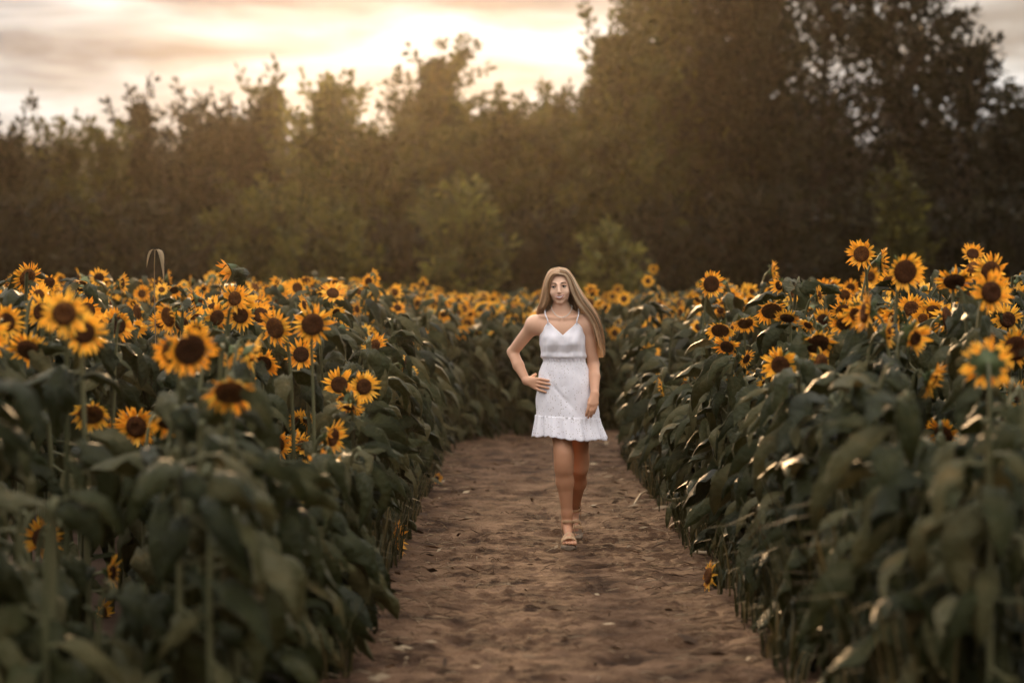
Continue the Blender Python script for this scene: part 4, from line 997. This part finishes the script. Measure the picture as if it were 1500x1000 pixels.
    # ruffle
    rows = []
    for f in np.linspace(0, 1, 18):
        scal = 0.008 * np.abs(np.sin(th * 13)) * f
        drop = 0.016 * np.exp(-((th - 5.2) / 0.35) ** 2) * f
        z = 0.790 - 0.010 * np.cos(th) + (0.668 - 0.790) * f - scal - drop + 0.006 * f * np.sin(th * 5)
        wv = f ** 0.8 * (0.010 * np.sin(th * 12 + 1.5 * np.sin(th * 2)) + 0.008 * np.sin(th * 19 + 1)) + 0.003 * np.sin(th * 40) * (1 - f)
        rows.append(dress_pt(th, z, 0.004 + 0.006 * f + wv))
    P = np.array(rows); U = np.repeat(th[None] / 6.2832 * circ * 1.3, len(P), 0); uvgrid('ruffle', P, U, P[..., 2], dress)
    # straps
    for s, pxp, top in ((-1, 802.7, 799), (1, 845.7, 848.5)):
        a = np.array([qx(pxp), -0.072, 1.366]); g = Geo()
        P = spline([a + (0, 0.006, -0.012), a + (0, 0.004, 0.012), (qx(top) * 0.97 + 0.03 * a[0], -0.045, 1.415), (qx(top), 0.015, 1.448), (qx(top) + 0.005, 0.06, 1.42), (qx(top) * 0.9, 0.095, 1.30)], 22)
        g.tube(P, 0.0042, 6); obj('strap', g.mesh('strap', [M_cloth], attr=False), dress)

    # ---- necklace of small pearls
    g = Geo()
    for a in np.linspace(0, 2 * math.pi, 64, endpoint=False):
        fz = abs(math.sin(a)) ** 1.2 if math.sin(a) < 0 else -0.1 * math.sin(a)
        g.grid(ball((-0.006 + 0.064 * math.cos(a), 0.012 + (0.086 if math.sin(a) < 0 else 0.06) * math.sin(a), 1.466 - 0.070 * fz), 0.0034, 8, 6), 0, wrap=True)
    n = obj('necklace', g.mesh('necklace', [M_pearl], attr=False), root); n['label'] = 'short pale pearl necklace'

    # ---- hair: strands between guide curves
    def G(*p): return spline([(qx(a), c, qz(b)) for a, b, c in p], 38)
    left = [G((820, 400.8, -0.078), (811.5, 401.5, -0.070), (806, 410, -0.062), (804, 422, -0.048), (803, 437, -0.035), (798, 449, -0.03), (792, 458, 0.02), (792, 480, 0.08), (795, 505, 0.10)),
            G((820, 393.0, -0.052), (808, 396.5, -0.045), (801, 408, -0.035), (797.5, 423, -0.03), (794.5, 438, -0.02), (790, 450, 0.0), (788.5, 460, 0.05), (793, 485, 0.09), (798, 510, 0.11)),
            G((820, 390.4, 0.0), (808, 394, 0.02), (801, 408, 0.05), (799, 425, 0.06), (798, 442, 0.07), (799, 460, 0.085), (801, 480, 0.10), (804, 505, 0.115), (806, 525, 0.12)),
            G((820.5, 391, 0.06), (814, 394, 0.10), (810, 408, 0.125), (809, 425, 0.125), (809, 445, 0.115), (811, 465, 0.11), (813, 490, 0.115), (815, 510, 0.12), (817, 530, 0.125))]
    right = [G((820, 400.8, -0.078), (828.5, 402, -0.072), (834, 410, -0.066), (838, 421, -0.058), (843, 434, -0.054), (851, 447, -0.062), (862, 460, -0.058), (871, 478, -0.055), (878, 505, -0.05)),
             G((820, 393.0, -0.052), (831, 396, -0.045), (839.5, 406, -0.038), (846, 420, -0.04), (853.5, 434, -0.035), (864, 449, -0.03), (874, 466, -0.025), (881, 488, -0.02), (884.5, 516, -0.02)),
             G((820, 390.4, 0.0), (832, 393.5, 0.015), (840.5, 405, 0.035), (847.5, 419, 0.03), (856, 434, 0.02), (867, 450, 0.012), (877, 467, 0.01), (883, 490, 0.01), (886, 524, 0.005)),
             G((820.5, 391, 0.06), (828, 394, 0.10), (834, 408, 0.122), (838, 425, 0.12), (843, 445, 0.105), (849, 462, 0.10), (856, 485, 0.105), (862, 505, 0.11), (866, 525, 0.11))]
    g = Geo(); r = np.random.default_rng(5)
    nape = [left[3], left[3] * 0.5 + right[3] * 0.5 + np.array([0, 0.012, 0]), left[3] * 0.25 + right[3] * 0.75 + np.array([0, 0.01, 0]), right[3]]
    for gl in (left, right, nape):
        gl = np.array(gl)
        def curve(u):
            k = u * 3; i = int(min(2, k)); f = k - i; return gl[i] * (1 - f) + gl[i + 1] * f
        cen = gl.mean(0)
        base = np.array([curve(u) for u in np.linspace(0, 1, 16)]); base = base + (cen - base) * 0.06; g.grid(base, 0, 0.25)
        for lock in range(60):
            ul = r.uniform() ** 0.85; tone = r.uniform(); lo_ = r.normal(0, 0.0085, 3) * np.array([1, 1, 0.4]); lw = r.uniform(0.7, 1.0); wa = r.uniform(4, 8); wp = r.uniform(0, 6); wd = r.normal(0, 0.003, 3)
            for k in range(14):
                fly = k == 0 and lock % 3 == 0
                c = curve(float(np.clip(ul + r.normal(0, 0.025), 0, 1))); n = int(np.clip(lw + r.normal(0, 0.06), 0.6, 1.0) * 38); c = c[:n]; t = np.linspace(0, 1, n)[:, None]
                c = c + lo_ * (0.15 + t) + r.normal(0, 0.0022, 3) * (0.4 + t) + wd * np.sin(t * wa + wp) * t + (c - cen[:n]) * 0.03 * r.uniform(0, 1)
                if fly: c = c + (c - cen[:n]) * 0.10 * t + r.normal(0, 0.008, 3) * t
                c = np.vstack([c[:-1:2], c[-1:]]); t = np.linspace(0, 1, len(c))
                g.tube(c, (0.0007 if fly else 0.0017) * np.clip(1.12 - t ** 3, 0.12, 1), 3, 0, float(np.clip(tone + r.normal(0, 0.07), 0, 0.999)), cap=False)
    hh = obj('hair', g.mesh('hair', [M_hair]), root); hh['label'] = 'long straight blonde hair parted in the middle'

    # ---- sandals
    def sandal(T, bands, label):
        """foot axes: x across, y from toe (0) to heel (0.245), z up from the ground plane of the sole"""
        tr = lambda p: np.asarray(p, float) @ T[0].T + T[1]
        yy = np.array([0, 0.008, 0.03, 0.07, 0.11, 0.16, 0.20, 0.232, 0.245]); hw = np.array([0.022, 0.036, 0.046, 0.048, 0.041, 0.034, 0.034, 0.029, 0.018])
        ht = np.array([0.024, 0.024, 0.025, 0.027, 0.034, 0.048, 0.056, 0.060, 0.060]); g = Geo(); rows = []
        for y, w, h in zip(yy, hw, ht):
            rows.append([tr(p) for p in ((-w, y, 0.002), (-w * 1.02, y, h * 0.5), (-w, y, h), (-w * 0.5, y, h + 0.001), (0, y, h + 0.001), (w * 0.5, y, h + 0.001), (w, y, h), (w * 1.02, y, h * 0.5), (w, y, 0.002), (0, y, 0.0))])
        P = np.array(rows); g.grid(P, 0, wrap=True); g.add(P[0], [tuple(range(10))]); g.add(P[-1], [tuple(range(10))[::-1]])
        o = obj('sandal', g.mesh('sandal', [M_sole], attr=False), root); o['label'] = label
        for pts, w in bands:
            q = Geo(); C = spline(pts, 15); C = np.array([tr(p) for p in C]); t = np.gradient(C, axis=0); t /= np.linalg.norm(t, axis=1)[:, None]
            ax = T[0] @ np.array([0, 0.8, 0.6]) if w > 0 else T[0] @ np.array([0, 0, 1.0]); w = abs(w)
            q.grid(np.array([[c - ax * w / 2, c - ax * w * 0.2, c + ax * w * 0.2, c + ax * w / 2] for c in C]))
            so = obj('strap', q.mesh('strap', [M_sandal], attr=False), o); m = so.modifiers.new('thickness', 'SOLIDIFY'); m.thickness = 0.004; m.offset = 1
    band1 = ([(-0.047, 0.062, 0.020), (-0.044, 0.052, 0.052), (-0.012, 0.050, 0.072), (0.022, 0.058, 0.070), (0.046, 0.072, 0.050), (0.048, 0.075, 0.020)], 0.024)
    band2 = ([(-0.046, 0.075, 0.022), (-0.043, 0.078, 0.056), (-0.010, 0.088, 0.090), (0.022, 0.098, 0.085), (0.040, 0.108, 0.055), (0.040, 0.110, 0.024)], 0.024)
    band3 = ([(0.037 * math.cos(a), 0.190 + 0.037 * math.sin(a), 0.152 - 0.006 * math.sin(a)) for a in np.linspace(0, 6.2832, 13)], -0.016)
    rear = ([(-0.034, 0.20, 0.045), (-0.037, 0.205, 0.10), (-0.036, 0.195, 0.150)], 0.012); rear2 = ([(0.034, 0.20, 0.045), (0.037, 0.205, 0.10), (0.036, 0.195, 0.150)], 0.012)
    sandal((np.eye(3), np.array([0.033, -0.293, 0.0])), [band1, band2, band3, rear, rear2], 'tan strappy wedge sandal on the front foot, flat on the dirt')
    Tb = rotx(R(27)); sandal((Tb, np.array([0.085, 0.255, 0.0])), [band1, band2, ([(0.036 * math.cos(a), 0.192 + 0.036 * math.sin(a), 0.118 + 0.0 * a) for a in np.linspace(0, 6.2832, 13)], -0.016), rear, rear2], 'tan strappy wedge sandal on the rear foot, heel lifted')
build_person()

# ------------------------------------------------------------------ air
def build_haze():
    g = Geo(); x, y0, y1, z0, z1 = 172, -62, 182, -1.1, 13.0
    g.add([(-x, y0, z0), (x, y0, z0), (x, y1, z0), (-x, y1, z0), (-x, y0, z1), (x, y0, z1), (x, y1, z1), (-x, y1, z1)],
          [(0, 3, 2, 1), (4, 5, 6, 7), (0, 1, 5, 4), (1, 2, 6, 5), (2, 3, 7, 6), (3, 0, 4, 7)])
    m = bpy.data.materials.new('haze'); m.use_nodes = True; t = m.node_tree; t.nodes.clear()
    v = t.nodes.new('ShaderNodeVolumePrincipled'); v.inputs['Density'].default_value = 0.00016; v.inputs['Color'].default_value = (0.95, 0.86, 0.70, 1); v.inputs['Anisotropy'].default_value = 0.90
    o = t.nodes.new('ShaderNodeOutputMaterial'); t.links.new(v.outputs[0], o.inputs['Volume'])
    h = obj('haze', g.mesh('haze', [m], False, False)); tag(h, 'thin warm evening haze over the field and trees', 'haze', kind='stuff')
build_haze()
